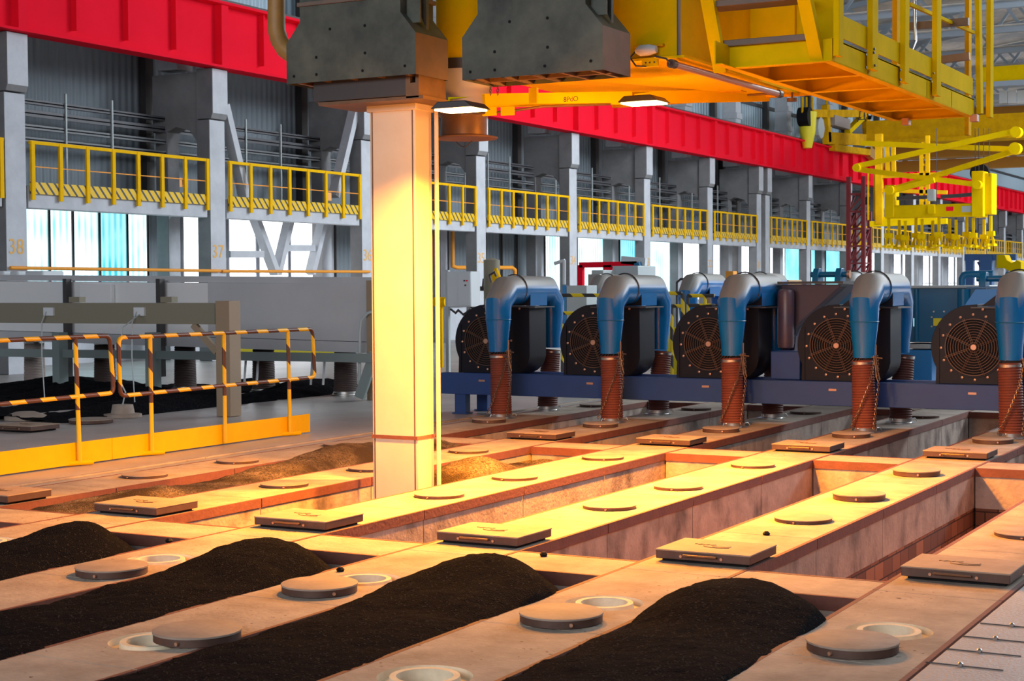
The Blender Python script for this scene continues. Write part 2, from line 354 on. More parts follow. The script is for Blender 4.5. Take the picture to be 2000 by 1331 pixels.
#==FURNACE==
def flue_wall(holes):
    def fn():
        o = thing('flue_wall', (0, 0, 0))
        t = MB(); ys = [0, 1.55, 3.1, 4.65, SEC]
        hs = {1: [], 0: []}
        holes_y = [3.57, 5.34] if holes else []
        for a, b in zip(ys[:-1], ys[1:]):
            a2, b2 = a+0.004, b-0.004
            hh = [h for h in holes_y if a < h < b]
            segs = []
            c = a2
            for h in hh:
                segs.append((c, h-0.26, None)); segs.append((h-0.26, h+0.26, h)); c = h+0.26
            segs.append((c, b2, None))
            for y0, y1, h in segs:
                if h is None: t.box(FL, FR, y0, y1, -0.06, 0)
                else:
                    n = 48; cx = 0.0; R = 0.205
                    inner = [(cx+R*math.cos(2*PI*k/n), h+R*math.sin(2*PI*k/n)) for k in range(n)]
                    outer = []
                    for k in range(n):
                        dx, dy = math.cos(2*PI*k/n), math.sin(2*PI*k/n)
                        tx = (FR-cx if dx > 0 else cx-FL)/max(1e-6, abs(dx)); ty = 0.26/max(1e-6, abs(dy)); q = min(tx, ty)
                        outer.append((cx+dx*q, h+dy*q))
                    for z in (0.0, -0.06):
                        t.add([(x, y, z) for x, y in inner+outer], [(k, (k+1) % n, n+(k+1) % n, n+k) for k in range(n)])
                    for kx, ky in ((FR, 1), (FL, 1)):
                        t.add([(kx, y0, 0), (kx, y1, 0), (kx, y1, -0.06), (kx, y0, -0.06)], [(0, 1, 2, 3)])
                    for kx in (FL, FR):
                        for ky in (y0, y1):   # corner fillers
                            ox = min(outer, key=lambda p: abs(p[0]-kx)*3+abs(p[1]-ky)*3)
                            nx = [p for p in outer if abs(p[0]-kx) < 1e-5 and (p[1]-h)*(ky-h) > 0]; ny = [p for p in outer if abs(p[1]-ky) < 1e-5 and (p[0])*(kx) > 0]
                            if nx and ny:
                                pa = max(nx, key=lambda p: abs(p[1]-h)); pb = max(ny, key=lambda p: abs(p[0]))
                                t.add([(kx, ky, 0), (*pa, 0), (*pb, 0)], [(0, 1, 2)])
        t.build('top_slab', m_top, o, smooth=False)
        for h in holes_y:
            q = MB(); q.lathe([(0.205, 0), (0.205, -0.035), (0.155, -0.03), (0.15, 0.004), (0.122, 0.004), (0.108, -0.10), (0.108, -0.6)], (0, h, 0), 48)
            q.f = [x for x in q.f if len(x) == 4]; q.m = [0]*len(q.f)
            q.build('port_sleeve', m_ceram, o)
            q = MB(); q.lathe([(0.0, -0.55), (0.108, -0.55)], (0, h, 0), 24); q.f = [x for x in q.f if len(x) <= 4]; q.m = [0]*len(q.f)
            q.build('port_bottom', m_brn, o)
        b = MB()
        for a, c in zip(ys[:-1], ys[1:]):
            b.box(FL-0.006, FL+0.02, a+0.006, c-0.006, -0.068, 0.001); b.box(FR-0.02, FR+0.006, a+0.006, c-0.006, -0.068, 0.001)
        b.build('steel_edge', m_band, o, smooth=False)
        b = MB()
        for a, c in zip(ys[:-1], ys[1:]): b.box(FL+0.004, FR-0.004, a+0.005, c-0.005, -0.36, -0.061)
        b.build('concrete_course', m_conc, o, smooth=False)
        b = MB(); b.box(FL+0.012, FR-0.012, 0, SEC, -3.2, -0.36)
        b.build('brick_body', m_brick, o, smooth=False)
        return o
    return fn
FLW = Proto(flue_wall(False)); FLH = Proto(flue_wall(True))
walln = {4: 'rightmost flue wall', 3: 'second flue wall from the right', 2: 'third flue wall from the right', 1: 'fourth flue wall from the right', 0: 'fifth flue wall from the right', -1: 'flue wall nearest the yellow railing'}
lit = {1: 'lit strongest by the orange lamps', 0: 'running just left of the pale square tube'}
for i in range(-1, 5):
    n = walln[i]
    FLH.put((FX(i), ROW0-SEC, 0), 'concrete furnace wall with uncovered ports, near section, %s' % n, 'furnace wall', 'flue walls between the pits')
    FLW.put((FX(i), ROW0, 0), 'concrete furnace wall with closed lids, middle section, %s' % n, 'furnace wall', 'flue walls between the pits')
    FLW.put((FX(i), ROW0+SEC, 0), 'concrete furnace wall under the blue fans, %s' % n, 'furnace wall', 'flue walls between the pits')

def cross_wall():
    o = thing('cross_wall', (0, 0, 0)); x0, x1 = FR+0.008, PX+FL-0.008; d = 0.55
    t = MB(); t.box(x0, x1, 0, d, -0.05, -0.002); t.build('top_slab', m_top, o, smooth=False)
    b = MB(); b.box(x0, x1, -0.006, 0.02, -0.075, 0.0); b.box(x0, x1, d-0.02, d+0.006, -0.075, 0.0); b.build('steel_edge', m_band, o, smooth=False)
    b = MB(); b.box(x0, x1, 0.004, d-0.004, -0.36, -0.051); b.build('concrete_course', m_conc, o, smooth=False)
    b = MB(); b.box(x0, x1, 0.012, d-0.012, -3.2, -0.36); b.build('brick_body', m_brick, o, smooth=False)
    return o
CW = Proto(cross_wall)
pitn = {3: 'rightmost pit', 2: 'second pit from the right', 1: 'third pit from the right', 0: 'pit holding the pale square tube', -1: 'pit nearest the yellow railing'}
for i in range(-1, 4):
    CW.put((FX(i), 8.22, 0), 'low concrete cross wall closing the near end of the open %s' % pitn[i], 'furnace cross wall', 'cross walls')
    CW.put((FX(i), 8.22+SEC, 0), 'concrete cross wall closing the far end of the open %s' % pitn[i], 'furnace cross wall', 'cross walls')
    CW.put((FX(i), 8.22+2*SEC, 0), 'concrete cross wall under the blue fans, in line with the %s' % pitn[i], 'furnace cross wall', 'cross walls')

# coke fillings
def heap(name, x0, x1, y0, y1, hf, m, label, res=0.035, amp=0.012):
    nx = max(6, int((x1-x0)/res)); ny = int((y1-y0)/res); vs = []; fs = []
    for j in range(ny+1):
        for i in range(nx+1):
            u = i/nx; v = j/ny; x = x0+(x1-x0)*u; y = y0+(y1-y0)*v
            n = noise.fractal(Vector((x*2.2, y*2.2, 3.1)), 0.9, 2.1, 5)*amp*2.4 + noise.noise(Vector((x*24, y*24, 0)))*amp*0.6
            vs.append((x, y, hf(u, v, x, y)+n*(1 if 0 < i < nx else 0.3)))
    for j in range(ny):
        for i in range(nx): a = j*(nx+1)+i; fs.append((a, a+1, a+nx+2, a+nx+1))
    b = MB(); b.add(vs, fs); o = b.build(name, m); tag(o, label, 'coke', 'coke fillings of the pits', 'stuff'); return o
def sm(a, b, x): t = max(0, min(1, (x-a)/(b-a))); return t*t*(3-2*t)
def near_heap(h, skewl, skewr, dip=0.0):
    def f(u, v, x, y):
        c = math.sin(PI*min(1, max(0, u)))**0.75
        ye = skewl + (skewr-skewl)*u            # y where the far slope starts
        e = max(0.0, y-ye)
        hump = h*math.exp(-((y-7.7)/0.62)**2)
        e = math.log(1+math.exp((y-ye)*14))/14
        return -0.02 + math.sin(PI*min(1, max(0, u)))**0.5*(0.05+hump) - e*0.62
    return f
hp = {3: (0.13, 8.15, 7.55), 2: (0.13, 8.2, 7.6), 1: (0.12, 8.2, 7.55), 0: (0.12, 8.1, 7.5), -1: (0.1, 8.0, 7.4)}
hl = {3: 'black coke mound in the foremost right pit, touching the bottom edge of the picture', 2: 'long black coke mound in the near middle pit, between two rows of uncovered ports',
      1: 'long black coke mound second from the left in the foreground', 0: 'dark coke mound at the left edge in the foreground', -1: 'brown coke strip left of the foreground mounds'}
for i in hp:
    h, a, b = hp[i]
    heap('coke_heap', FX(i)+FR-0.03, FX(i+1)+FL+0.04, 3.0, 8.55 if i > -1 else 8.4, near_heap(h, a, b), m_coke if i > -2 else m_sand, hl[i], 0.03)
def fill(f0):
    return lambda u, v, x, y: f0(u, x, y)
heap('coke_heap', FX(-1)+FR-0.02, FX(0)+FL+0.04, 8.78, 14.52, fill(lambda u, x, y: -0.07+0.11*math.sin(PI*u)*(0.4+0.6*math.sin((y-8.7)*1.45)**2)+0.16*math.exp(-((y-12.9)/0.8)**2)*math.sin(PI*u)), m_sand,
     'brown dusty coke filling the pit behind the left square covers, left of the pale tube', 0.03)
heap('coke_heap', FX(0)+FR-0.0, FX(1)+FL+0.02, 12.0, 14.52, fill(lambda u, x, y: -0.13+0.22*math.exp(-((y-12.75)/0.5)**2)*math.sin(PI*u)**0.7-0.8*max(0, 12.35-y)), m_sand,
     'brown coke mound just right of the foot of the pale square tube', 0.03)
for k, (x, lab) in enumerate(((-14.9, 'black coke strip behind the railing, right of the tan post'), (-16.4, 'black coke strip second behind the railing under the grey duct'), (-17.9, 'black coke strip third behind the railing under the grey duct'), (-19.4, 'black coke strip under the left end of the grey duct'))):
    heap('coke_heap', x-0.66, x+0.66, 13.7 if x < -15 else 14.6, 21.2, fill(lambda u, x, y: -0.03+0.22*math.sin(PI*u)**0.5*(0.65+0.35*math.sin(y*1.7+x))*sm(13.7, 15.2, y)), m_coke, lab, 0.07, 0.02)

# square covers
def sq_cover():
    o = thing('square_cover', (0, 0, 0)); w, l = 0.297, 0.228
    b = MB(); b.box(-w, w, -l, l, 0.018, 0.068); c = b.build('cover_box', m_coverside, o, bevel=0.004)
    b = MB(); b.box(-w-0.003, w+0.003, -l-0.003, l+0.003, 0.066, 0.075); b.build('cover_top', m_cover, o, bevel=0.003)
    b = MB(); b.box(-w+0.03, w-0.03, -l+0.03, l-0.03, 0, 0.018); b.build('seal_rim', m_black, o)
    b = MB(); b.sweep([(-0.11, -l, 0.045), (-0.11, -l-0.025, 0.05), (0.09, -l-0.025, 0.05), (0.09, -l, 0.045)], 0.006, 8); b.build('handle', m_chain, o)
    for bx_ in (0.12, -0.135): b = MB(); b.cyl((bx_, -l-0.008, 0.04), (bx_, -l, 0.04), 0.009, 10); b.build('bolt', m_bolt, o)
    b = MB()
    pts = [(0.02+0.10*math.cos(a*0.35), 0.0+0.06*math.sin(a*0.35), 0.077) for a in range(9, 17)]; b.sweep(pts, 0.0018, 5)
    pts = [(0.03+0.06*math.cos(a*0.4), 0.01+0.035*math.sin(a*0.4), 0.077) for a in range(8, 18)]; b.sweep(pts, 0.0015, 5)
    pts = [(-0.15+0.015*k, 0.03+0.01*math.sin(k*2.3), 0.0765) for k in range(10)]; b.sweep(pts, 0.002, 5)
    b.build('weld_mark', m_brn, o); return o
SQ = Proto(sq_cover)
YR = 9.063
sq_near = {-1: 'at the left edge of the picture', 0: 'leftmost whole one of the near row', 1: 'second whole one of the near row', 2: 'third of the near row, in the middle', 3: 'fourth of the near row, right of the middle', 4: 'nearest and largest, at the right edge'}
fix = {0: (0.0, 0.03), 2: (-0.03, -0.02), 3: (0.06, -0.02), 4: (-0.03, 0.05), -1: (0.02, 0.05), 1: (0.0, 0.0)}
for i, s in sq_near.items():
    SQ.put((FX(i)+fix[i][0]*0.4, YR+fix[i][1], 0), 'square dusty iron cover, %s' % s, 'iron cover', 'near row of square covers', rz=random.uniform(-0.01, 0.01))
sq_far = {0: 'leftmost, beside the square tube', 1: 'second from the left', 2: 'third from the left', 3: 'rightmost'}
for i, s in sq_far.items():
    SQ.put((FX(i)+(0.03 if i == 1 else 0), YR+SEC, 0), 'square rusty iron cover of the far row below the fans, %s' % s, 'iron cover', 'far row of square covers', rz=random.uniform(-0.01, 0.01))
p = at(52, 836, Z=0.03); SQ.put((p.x, p.y, 0), 'square dark cover lying far left behind the yellow railing', 'iron cover')

def lid():
    o = thing('port_cover', (0, 0, 0)); R = 0.208
    b = MB(); b.lathe([(R-0.012, 0.0), (R-0.004, 0.004), (R-0.004, 0.042)], (0, 0, 0), 56); b.build('lid_rim', m_coverside, o)
    b = MB(); b.lathe([(R, 0.040), (R, 0.048), (R-0.008, 0.051), (0, 0.051)], (0, 0, 0), 56); b.build('lid_top', m_lid, o)
    b = MB(); b.cyl((0.05, -R-0.004, 0.022), (0.05, -R+0.01, 0.022), 0.009, 10); b.build('bolt', m_bolt, o)
    return o
LID = Proto(lid)
where = {0: 'fifth flue wall from the right', 1: 'fourth flue wall from the right', 2: 'third flue wall from the right', 3: 'second flue wall from the right', 4: 'rightmost flue wall', -1: 'flue wall next to the yellow railing'}
ordn = ['nearest', 'middle', 'farthest']
for i in range(-1, 5):
    for k, y in enumerate((10.78, 12.06, 13.80)):
        hgt = 1.0 if (i, k) in ((3, 1), (3, 2)) else 0.55
        LID.put((FX(i)+random.uniform(-0.015, 0.015), y, 0), 'closed round dusty lid, %s of three on the %s' % (ordn[k], where[i]), 'round lid', 'closed port lids', rz=random.uniform(-0.4, 0.4), scale=(0.97, 0.97, hgt))
op = [((218, 1106), 'leftmost, beside its uncovered port at the left'), ((624, 1140), 'second from the left, overlapping its cream port'), ((1096, 1196), 'third from the left, in front of its cream port'),
      ((1665, 1251), 'rightmost and nearest, with specks of coke on it')]
for (u, v), s in op:
    p = at(u, v, Z=0.045); LID.put((p.x, p.y, 0.0), 'iron lid off its port, %s' % s, 'round lid', 'lids taken off their ports', rz=random.uniform(-1, 1))
p = at(385, 1216, Z=0.08); LID.put((p.x, p.y, 0.0), 'round grey lid taken off its port, lying in front of all at the bottom left', 'round lid', 'lids taken off their ports')
for i in range(-1, 4):
    LID.put((FX(i)-0.03, 16.93, 0), 'round brown lid before a hose foot, %s' % where[i], 'round lid', 'lids below the blue frame', rz=0.2)
    LID.put((FX(i)+0.02, 19.75, 0), 'round grey lid behind the blue frame, %s' % where[i], 'round lid', 'lids below the blue frame', scale=(0.97, 0.97, 0.7))

# bits lying about
def crumb(): 
    b = MB(); b.lathe([(0, 0), (0.02, 0.0), (0.026, 0.012), (0.012, 0.026), (0, 0.028)], (0, 0, 0), 7); return b.build('coke_lump', m_black, smooth=False)
crumbs = [((1497, 1046), 'black lump on the second flue wall from the right'), ((1062, 1087), 'black lump on the near cross wall, in shadow'), ((330, 1060), 'black lump on the near cross wall at the left'), ((665, 1117), 'black lump left of the second uncovered port')]
for (u, v), s in crumbs:
    p = at(u, v, Z=0); c = crumb(); c.location = p; tag(c, 'small ' + s, 'coke lump')

# tread plates on the right
plx0 = FX(4)+FR+0.02
b = MB(); b.box(plx0, plx0+0.62, 3.0, 21.5, -0.02, 0.002); tag(b.build('tread_plate_strip', m_plate, bevel=0.003), 'pale ribbed steel walkway plate beside the rightmost flue wall', 'floor plate')
b = MB(); b.box(plx0+0.64, 3.5, 3.0, 21.5, -0.02, 0.004); tag(b.build('smooth_plate_strip', m_plate, bevel=0.003), 'smooth grey floor plate in the bottom right corner', 'floor plate')
def clip():
    o = thing('plate_clip', (0, 0, 0)); b = MB(); b.sweep([(-0.17, 0, 0.006), (0.16, -0.0, 0.006)], 0.003, 6); b.build('pin', m_dark, o)
    b = MB(); b.lathe([(0.012, 0), (0.012, 0.01), (0.006, 0.016), (0, 0.016)], (-0.02, 0, 0.006), 8); b.build('bolt', m_chrome, o); return o
CL = Proto(clip)
for n_, (u, v) in zip(('nearest', 'second', 'third', 'farthest'), ((1885, 1304), (1922, 1277), (1953, 1252), (1985, 1226))):
    p = at(u, v, Z=0.002); CL.put((p.x, p.y, 0.0), 'thin pin with bolt on the ribbed plate, %s of the four' % n_, 'fastener', 'pins on the walkway plate')

#==TUBE AND CRANE==
# the pale square tube lowered into the pit
TX0, TX1, TY0, TY1 = -7.50, -7.055, 11.27, 11.53
o = thing('suction_tube', ((TX0+TX1)/2, (TY0+TY1)/2, -1.6), 'tall pale square steel tube lowered into the pit, glowing in the lamp light', 'suction tube')
b = MB(); b.box(TX0, TX1, TY0, TY1, -1.6, 3.12); b.build('tube_body', m_pillar, o, bevel=0.008)
b = MB(); b.box(TX1-0.03, TX1-0.02, TY0-0.004, TY0, -1.6, 3.10); b.build('seam_strip', m_brn, o)
b = MB(); b.box(TX0+0.02, TX0+0.03, TY0-0.004, TY0, -1.6, 3.10); b.build('seam_strip', m_brn, o)
b = MB(); b.box(TX0-0.004, TX1+0.004, TY0-0.009, TY1+0.004, 0.38, 0.41); b.build('rust_band', m_band, o)
b = MB(); b.box(TX0-0.02, TX1+0.02, TY0-0.02, TY1+0.02, 3.10, 3.18); b.build('collar', m_pillar, o, bevel=0.006)
b = MB(); b.sweep([(TX1+0.045, TY1+0.0, -0.3), (TX1+0.045, TY1, 3.2)], 0.018, 12); b.build('guide_pipe', m_pillar, o)

def hopper(px0, px1, yb, label, name='hopper_box', side=0.5):
    Yf = 10.9; a = at(px0, yb, Y=Yf); c = at(px1, yb-16, Y=Yf); x0, x1, zb = a.x, c.x, a.z-0.02
    o = thing(name, ((x0+x1)/2, Yf+side/2, zb), label, 'crane hopper', 'grey hoppers hanging from the crane')
    def loop(i, z): return [(x0+i, Yf), (x1-i, Yf), (x1-i, Yf+side), (x0+i, Yf+side)], z
    secs = [loop(0, zb), loop(0, zb+0.33), loop(0.14, zb+0.50), loop(0.14, zb+0.9), ]
    b = MB(); vs = []
    for pl, z in secs: vs += [(x, y, z) for x, y in pl]
    fs = []
    for k in range(len(secs)-1):
        for j in range(4): fs.append((k*4+j, k*4+(j+1) % 4, k*4+4+(j+1) % 4, k*4+4+j))
    b.mi = 0; b.add(vs, fs); b.m = [1 if (q % 4) == 1 and q < 4 else 0 for q in range(len(fs))]  # lower right face takes the browner material
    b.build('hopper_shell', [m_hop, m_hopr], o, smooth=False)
    b = MB(); b.box(x0+0.03, x1-0.03, Yf+0.03, Yf+side-0.03, zb+0.03, zb+0.05)
    for q in range(5): xx = x0+0.1+q*(x1-x0-0.2)/4; b.box(xx-0.015, xx+0.015, Yf+0.02, Yf+side-0.02, zb, zb+0.04)
    b.box(x0+0.05, x1-0.05, Yf+side/2-0.02, Yf+side/2+0.02, zb+0.002, zb+0.035)
    b.build('grid_underside', m_brn, o)
    for (fx, fz) in ((0.06, 0.06), (0.24, 0.06), (0.60, 0.06), (0.92, 0.07), (0.24, 0.20), (0.62, 0.20), (0.35, 0.42), (0.62, 0.42)):
        b = MB(); yy = Yf-0.004; b.cyl((x0+(x1-x0)*fx, yy, zb+fz), (x0+(x1-x0)*fx, yy+0.02, zb+fz), 0.012, 12); b.build('bolt', m_black, o)
    b = MB(); b.prism([(x1-0.10, zb+0.55), (x1-0.02, zb+0.38), (x1-0.02, zb+0.62), (x1-0.10, zb+0.8)], 'y', Yf+0.20, Yf+0.24); b.box(x1-0.13, x1-0.005, Yf+0.08, Yf+0.10, zb+0.42, zb+0.9)
    b.build('bracket', m_hop, o)
    return o, x0, x1, zb
h1, hx0, hx1, hzb = hopper(560, 812, 160, 'dark grey hopper box hanging above the pale tube, brown on its right side')
h2, gx0, gx1, gzb = hopper(903, 1177, 152, 'dark grey hopper box hanging right of the pale tube, in front of the yellow girder')
b = MB(); b.box(hx0+0.12, hx1-0.12, 10.885, 11.42, hzb+0.625, hzb+0.66); b.build('top_lip', m_hopr, h1, bevel=0.004)
b = MB(); b.box(hx0-0.03+0.17, hx1-0.0-0.14, 10.95, 11.5, hzb+0.91, hzb+2.6); tag(b.build('hopper_neck', m_brn), 'rusty brown neck on top of the left grey hopper', 'crane duct')
# black box telescoping out of the left hopper
a = at(612, 205, Y=11.0); c = at(822, 192, Y=11.0)
o = thing('outlet_box', ((a.x+c.x)/2, 11.2, a.z), 'black steel outlet box between the left hopper and the pale tube', 'crane outlet')
b = MB(); b.box(a.x, c.x-0.14, 11.0, 11.5, a.z+0.02, hzb+0.06); b.build('box_shell', m_dark, o, bevel=0.006)
b = MB(); b.prism([(c.x-0.14, a.z), (c.x-0.02, a.z), (c.x-0.02, a.z+0.2), (c.x-0.05, a.z+0.2), (c.x-0.05, a.z+0.12), (c.x-0.10, a.z+0.12), (c.x-0.10, a.z+0.2), (c.x-0.14, a.z+0.2)], 'y', 11.0, 11.42); b.build('slotted_bracket', m_brn, o)
b = MB(); b.box(a.x+0.05, c.x+0.02, 11.0, 11.6, a.z-0.01, a.z+0.015); b.build('base_plate', m_brn, o)
# brown pipe with elbow at the left of the hopper
p0 = at(540, -400, Y=11.1); p1 = at(540, 45, Y=11.1); p2 = at(548, 85, Y=11.1); p3 = at(572, 112, Y=11.1); r = 0.075
b = MB(); b.sweep([p0, p1, at(541, 62, Y=11.1), at(546, 80, Y=11.1), at(556, 96, Y=11.1), at(572, 108, Y=11.1), at(600, 116, Y=11.15)], r, 20); tag(b.build('elbow_pipe', M('ochre_pipe', (0.42, 0.22, 0.05), 0.5, col2=(0.26, 0.13, 0.03), nscale=5)), 'ochre brown pipe bending into the left side of the hopper', 'pipe')
# yellow cylinder, grey cylinder and drum between the hoppers
o = thing('telescopic_chute', (-6.85, 12.1, 2.9), 'yellow and grey round telescopic chute between the two hoppers', 'crane chute')
cx, cy = at(905, 100, Y=12.2).x, 12.2
def zz(v): return at(905, v, Y=12.2).z
b = MB(); b.cyl((cx, cy, zz(140)), (cx, cy, 5.0), 0.235, 40); b.build('yellow_cylinder', m_yelc, o)
b = MB(); b.cyl((cx, cy, zz(150)), (cx, cy, zz(120)), 0.245, 40); b.build('black_ring', m_dark, o)
b = MB(); b.cyl((cx, cy, zz(210)), (cx, cy, zz(140)), 0.25, 40); b.build('grey_cylinder', m_man, o)
b = MB(); b.lathe([(0.20, 0), (0.20, 0.16), (0.23, 0.20), (0.23, 0.22)], (cx+0.0, cy, zz(268)), 40); b.build('drum', m_brn, o)
b = MB(); b.lathe([(0.15, 0.0), (0.275, 0.0), (0.28, 0.012), (0.2, 0.03), (0.19, 0.03)], (cx+0.02, cy, zz(272)), 44); b.build('flange_disc', m_brn, o)
b = MB(); b.sweep([(cx-0.08+0.02*k, cy, zz(276)-0.05*math.sin(PI*k/8)) for k in range(9)], 0.004, 6); b.build('wire_loop', m_dark, o)
b = MB(); b.box(at(820, 200, Y=11.5).x, cx+0.02, 11.35, 12.0, at(820, 203, Y=11.5).z, at(820, 199, Y=11.5).z+0.01); b.build('shelf_plate', m_brn, o)

# lamps: the sodium floodlights that light the pits
def floodlight():
    o = thing('floodlight', (0, 0, 0))
    b = MB(); b.prism([(-0.18, 0), (0.18, 0), (0.12, 0.05), (-0.12, 0.05)], 'y', -0.15, 0.15); b.build('lamp_housing', m_dark, o, bevel=0.006)
    b = MB(); b.box(-0.16, 0.16, -0.12, 0.12, -0.012, -0.001); b.build('lamp_glass', m_lampglow, o)
    b = MB(); b.sweep([(-0.1, 0, 0.04), (-0.1, 0, 0.09), (0.1, 0, 0.09), (0.1, 0, 0.04)], 0.010, 8); b.build('yoke', m_yelc, o)
    return o
FLD = Proto(floodlight)
for P, e, s in ((LAMP1, 540, 'glowing orange floodlight just right of the pale tube, under the crane'), (LAMP2, 860, 'glowing orange floodlight under the yellow arm, above the red beam')):
    o = FLD.put(P, s, 'floodlight', 'sodium floodlights of the crane')
    area('floodlight_beam', P+Vector((0, 0, -0.03)), P+Vector((0.0, 0.0, -2)), 0.28, 0.22, e, SODIUM, 2.5)
    l = bpy.data.lights.new('floodlight_glow', 'POINT'); l.energy = e*0.085; l.color = SODIUM; l.shadow_soft_size = 0.05
    q = bpy.data.objects.new('floodlight_glow', l); COL.objects.link(q); q.location = P+Vector((0, 0, -0.09))
#==FAN RIG==
FRY, FZ0, FZ1 = 17.90, 0.255, 0.53
def chain(b, pts, link=0.036, r=0.0035):
    pts = [Vector(p) for p in pts]; acc = []; 
    for a, c in zip(pts[:-1], pts[1:]):
        n = max(1, int((c-a).length/(link*0.72)))
        for k in range(n): acc.append((a+(c-a)*(k+0.5)/n, (c-a).normalized()))
    for k, (p, t) in enumerate(acc):
        s = t.cross(Vector((0, 1, 0) if k % 2 else (1, 0, 0.3))).normalized()
        b.sweep([p + t*math.cos(2*PI*j/8)*link/2 + s*math.sin(2*PI*j/8)*link/3.2 for j in range(8)], r, 4, closed=True)
def fan():
    o = thing('exhaust_fan', (0, 0, 0)); y0, y1 = 0.0, 0.46; R = 0.475; zc = 0.41
    def outline(r):
        p = [(-0.40, 0.0), (-0.405, 0.10)]
        p += [(-r*math.cos(math.radians(a)), zc + r*math.sin(math.radians(a))) for a in range(-28, 84, 7)]
        p += [(0.03, zc+r*1.0), (0.03, 0.84), (0.62, 0.84), (0.62, 0.22), (0.60, 0.15), (0.56, 0.08), (0.50, 0.03), (0.44, 0.0)]
        return p
    b = MB(); b.prism(outline(R), 'y', y0, y1); b.build('housing', m_fan, o, bevel=0.004)
    b = MB(); b.prism([(-0.42, 0), (-0.38, 0), (-0.38, 0.62), (-0.40, 0.60)], 'y', y0-0.012, y0); b.build('front_rib', m_fan, o)
    b = MB(); b.box(-0.03, 0.72, y0-0.04, y1+0.05, 0.84, 0.856); b.build('outlet_flange', m_dark, o)
    b = MB(); b.lathe([(0.335, -0.002), (0.335, -0.012), (0.315, -0.012), (0.315, -0.002)], (0, 0, zc), 56, 'y'); b.build('inlet_ring', m_fan, o)
    b = MB(); b.lathe([(0.315, 0.0), (0.315, -0.003), (0, -0.003)], (0, 0, zc), 48, 'y'); b.build('inlet_opening', m_black, o)
    b = MB()
    for k in range(10): b.ring((0, -0.025, zc), 0.056+0.0285*k, 0.003 if k < 9 else 0.005, n=48, m=5)
    for k in range(8):
        a = 2*PI*k/8+0.35
        for d in (-0.008, 0.008):
            u = Vector((math.cos(a), 0, math.sin(a))); s = Vector((-math.sin(a), 0, math.cos(a)))*d
            b.sweep([Vector((0, -0.028, zc))+u*0.035+s, Vector((0, -0.028, zc))+u*0.335+s], 0.003, 5)
    g = b.build('inlet_grille', m_grille, o)
    b = MB(); b.lathe([(0.034, -0.022), (0.034, -0.036), (0.03, -0.04), (0, -0.04)], (0, 0, zc), 24, 'y'); b.build('hub_cap', m_bolt, g)
    b = MB(); b.lathe([(0.014, 0), (0.014, -0.012), (0, -0.016)], (0, 0, 0), 10, 'y'); bo = b.build('bolt', m_bolt, o)
    first = True
    for k in range(16):
        a = 2*PI*k/16+0.03; c = bo if first else bo.copy()
        if not first: COL.objects.link(c); c.parent = o
        first = False; rr = 0.362; c.location = (rr*math.cos(a), -0.002, zc+rr*math.sin(a))
    for x, z in ((0.1, 0.86), (0.30, 0.86), (0.50, 0.86)):
        c = bo.copy(); COL.objects.link(c); c.parent = o; c.location = (x, -0.03, z-0.03)
    return o
def duct():
    o = thing('suction_duct', (0, 0, 0)); yn, yf = -0.52, 0.92; zt = 1.06
    path = [(0, yn, 0.30), (0, yn, 0.42), (0, yn, 0.70), (0, yn, 0.90), (0, yn+0.18, zt), (0, yn+0.42, zt+0.005)]
    b = MB(); b.sweep(path, [0.122, 0.125, 0.158, 0.165, 0.178, 0.186], 28); b.build('near_elbow', [m_blue], o)
    b = MB(); b.sweep([(0, yn+0.42, zt+0.005), (0, yf-0.18, zt), (0, yf, 0.90), (0, yf, 0.70), (0, yf, 0.42), (0, yf, 0.30)], [0.186, 0.180, 0.165, 0.158, 0.125, 0.122], 28); b.build('far_elbow', m_blue, o)
    b = MB(); b.ring((0, 0, 0), 0.188, 0.009, 'y', 32, 6); b.v = [(x, y+yn+0.42, z+zt+0.015) for x, y, z in b.v]; b.build('joint_band', m_dark, o)
    b = MB(); b.ring((0, 0, 0), 0.160, 0.006, 'z', 32, 6); b.v = [(x, y+yn, z+0.70) for x, y, z in b.v]; b.build('seam', m_bludk, o)
    # transition between the fan outlet and the arch
    vs = []
    for (x0, x1, y0, y1, z) in ((-0.42, 0.178, 0.0, 0.46, 0.334), (-0.17, 0.178, 0.0, 0.46, 1.06)): vs += [(x0, y0, z), (x1, y0, z), (x1, y1, z), (x0, y1, z)]
    b = MB(); b.add(vs, [(3, 2, 1, 0), (4, 5, 6, 7), (0, 1, 5, 4), (1, 2, 6, 5), (2, 3, 7, 6), (3, 0, 4, 7)]); b.v = [(x, y, z if z > 0.5 else 0.866) for x, y, z in b.v]
    b.m = [0, 0, 0, 1, 0, 0]; b.build('transition_hood', [m_fan, m_bluet], o)
    return o
def dust_sheen_blue(nt, N, L, b, src, base):
    """blue paint turning grey on faces that look up: dust and painted roof sheen"""
    g = N.new('ShaderNodeNewGeometry'); s = N.new('ShaderNodeSeparateXYZ'); L.new(g.outputs['Normal'], s.inputs[0])
    r = N.new('ShaderNodeMapRange'); r.inputs[1].default_value = 0.12; r.inputs[2].default_value = 0.42; L.new(s.outputs[2], r.inputs[0])
    L.new(mixc(N, L, r.outputs[0], base, (0.24, 0.225, 0.20)), b.inputs['Base Color'])  # the grey holds dust and the roof's reflection, put into the colour
    L.new(math_node(N, L, 'MULTIPLY_ADD', r.outputs[0], 0.25, 0.25), b.inputs['Roughness'])
m_bluet = mat('deep_blue_duct_paint', (0.002, 0.15, 0.42), 0.25, col2=(0.002, 0.125, 0.36), nscale=3)
m_blue = mat('dust_sheen_blue_paint', (0.002, 0.15, 0.42), 0.25, col2=(0.002, 0.125, 0.36), nscale=3, spec=0.6, build=dust_sheen_blue)
FANP = Proto(fan); DUCP = Proto(duct)
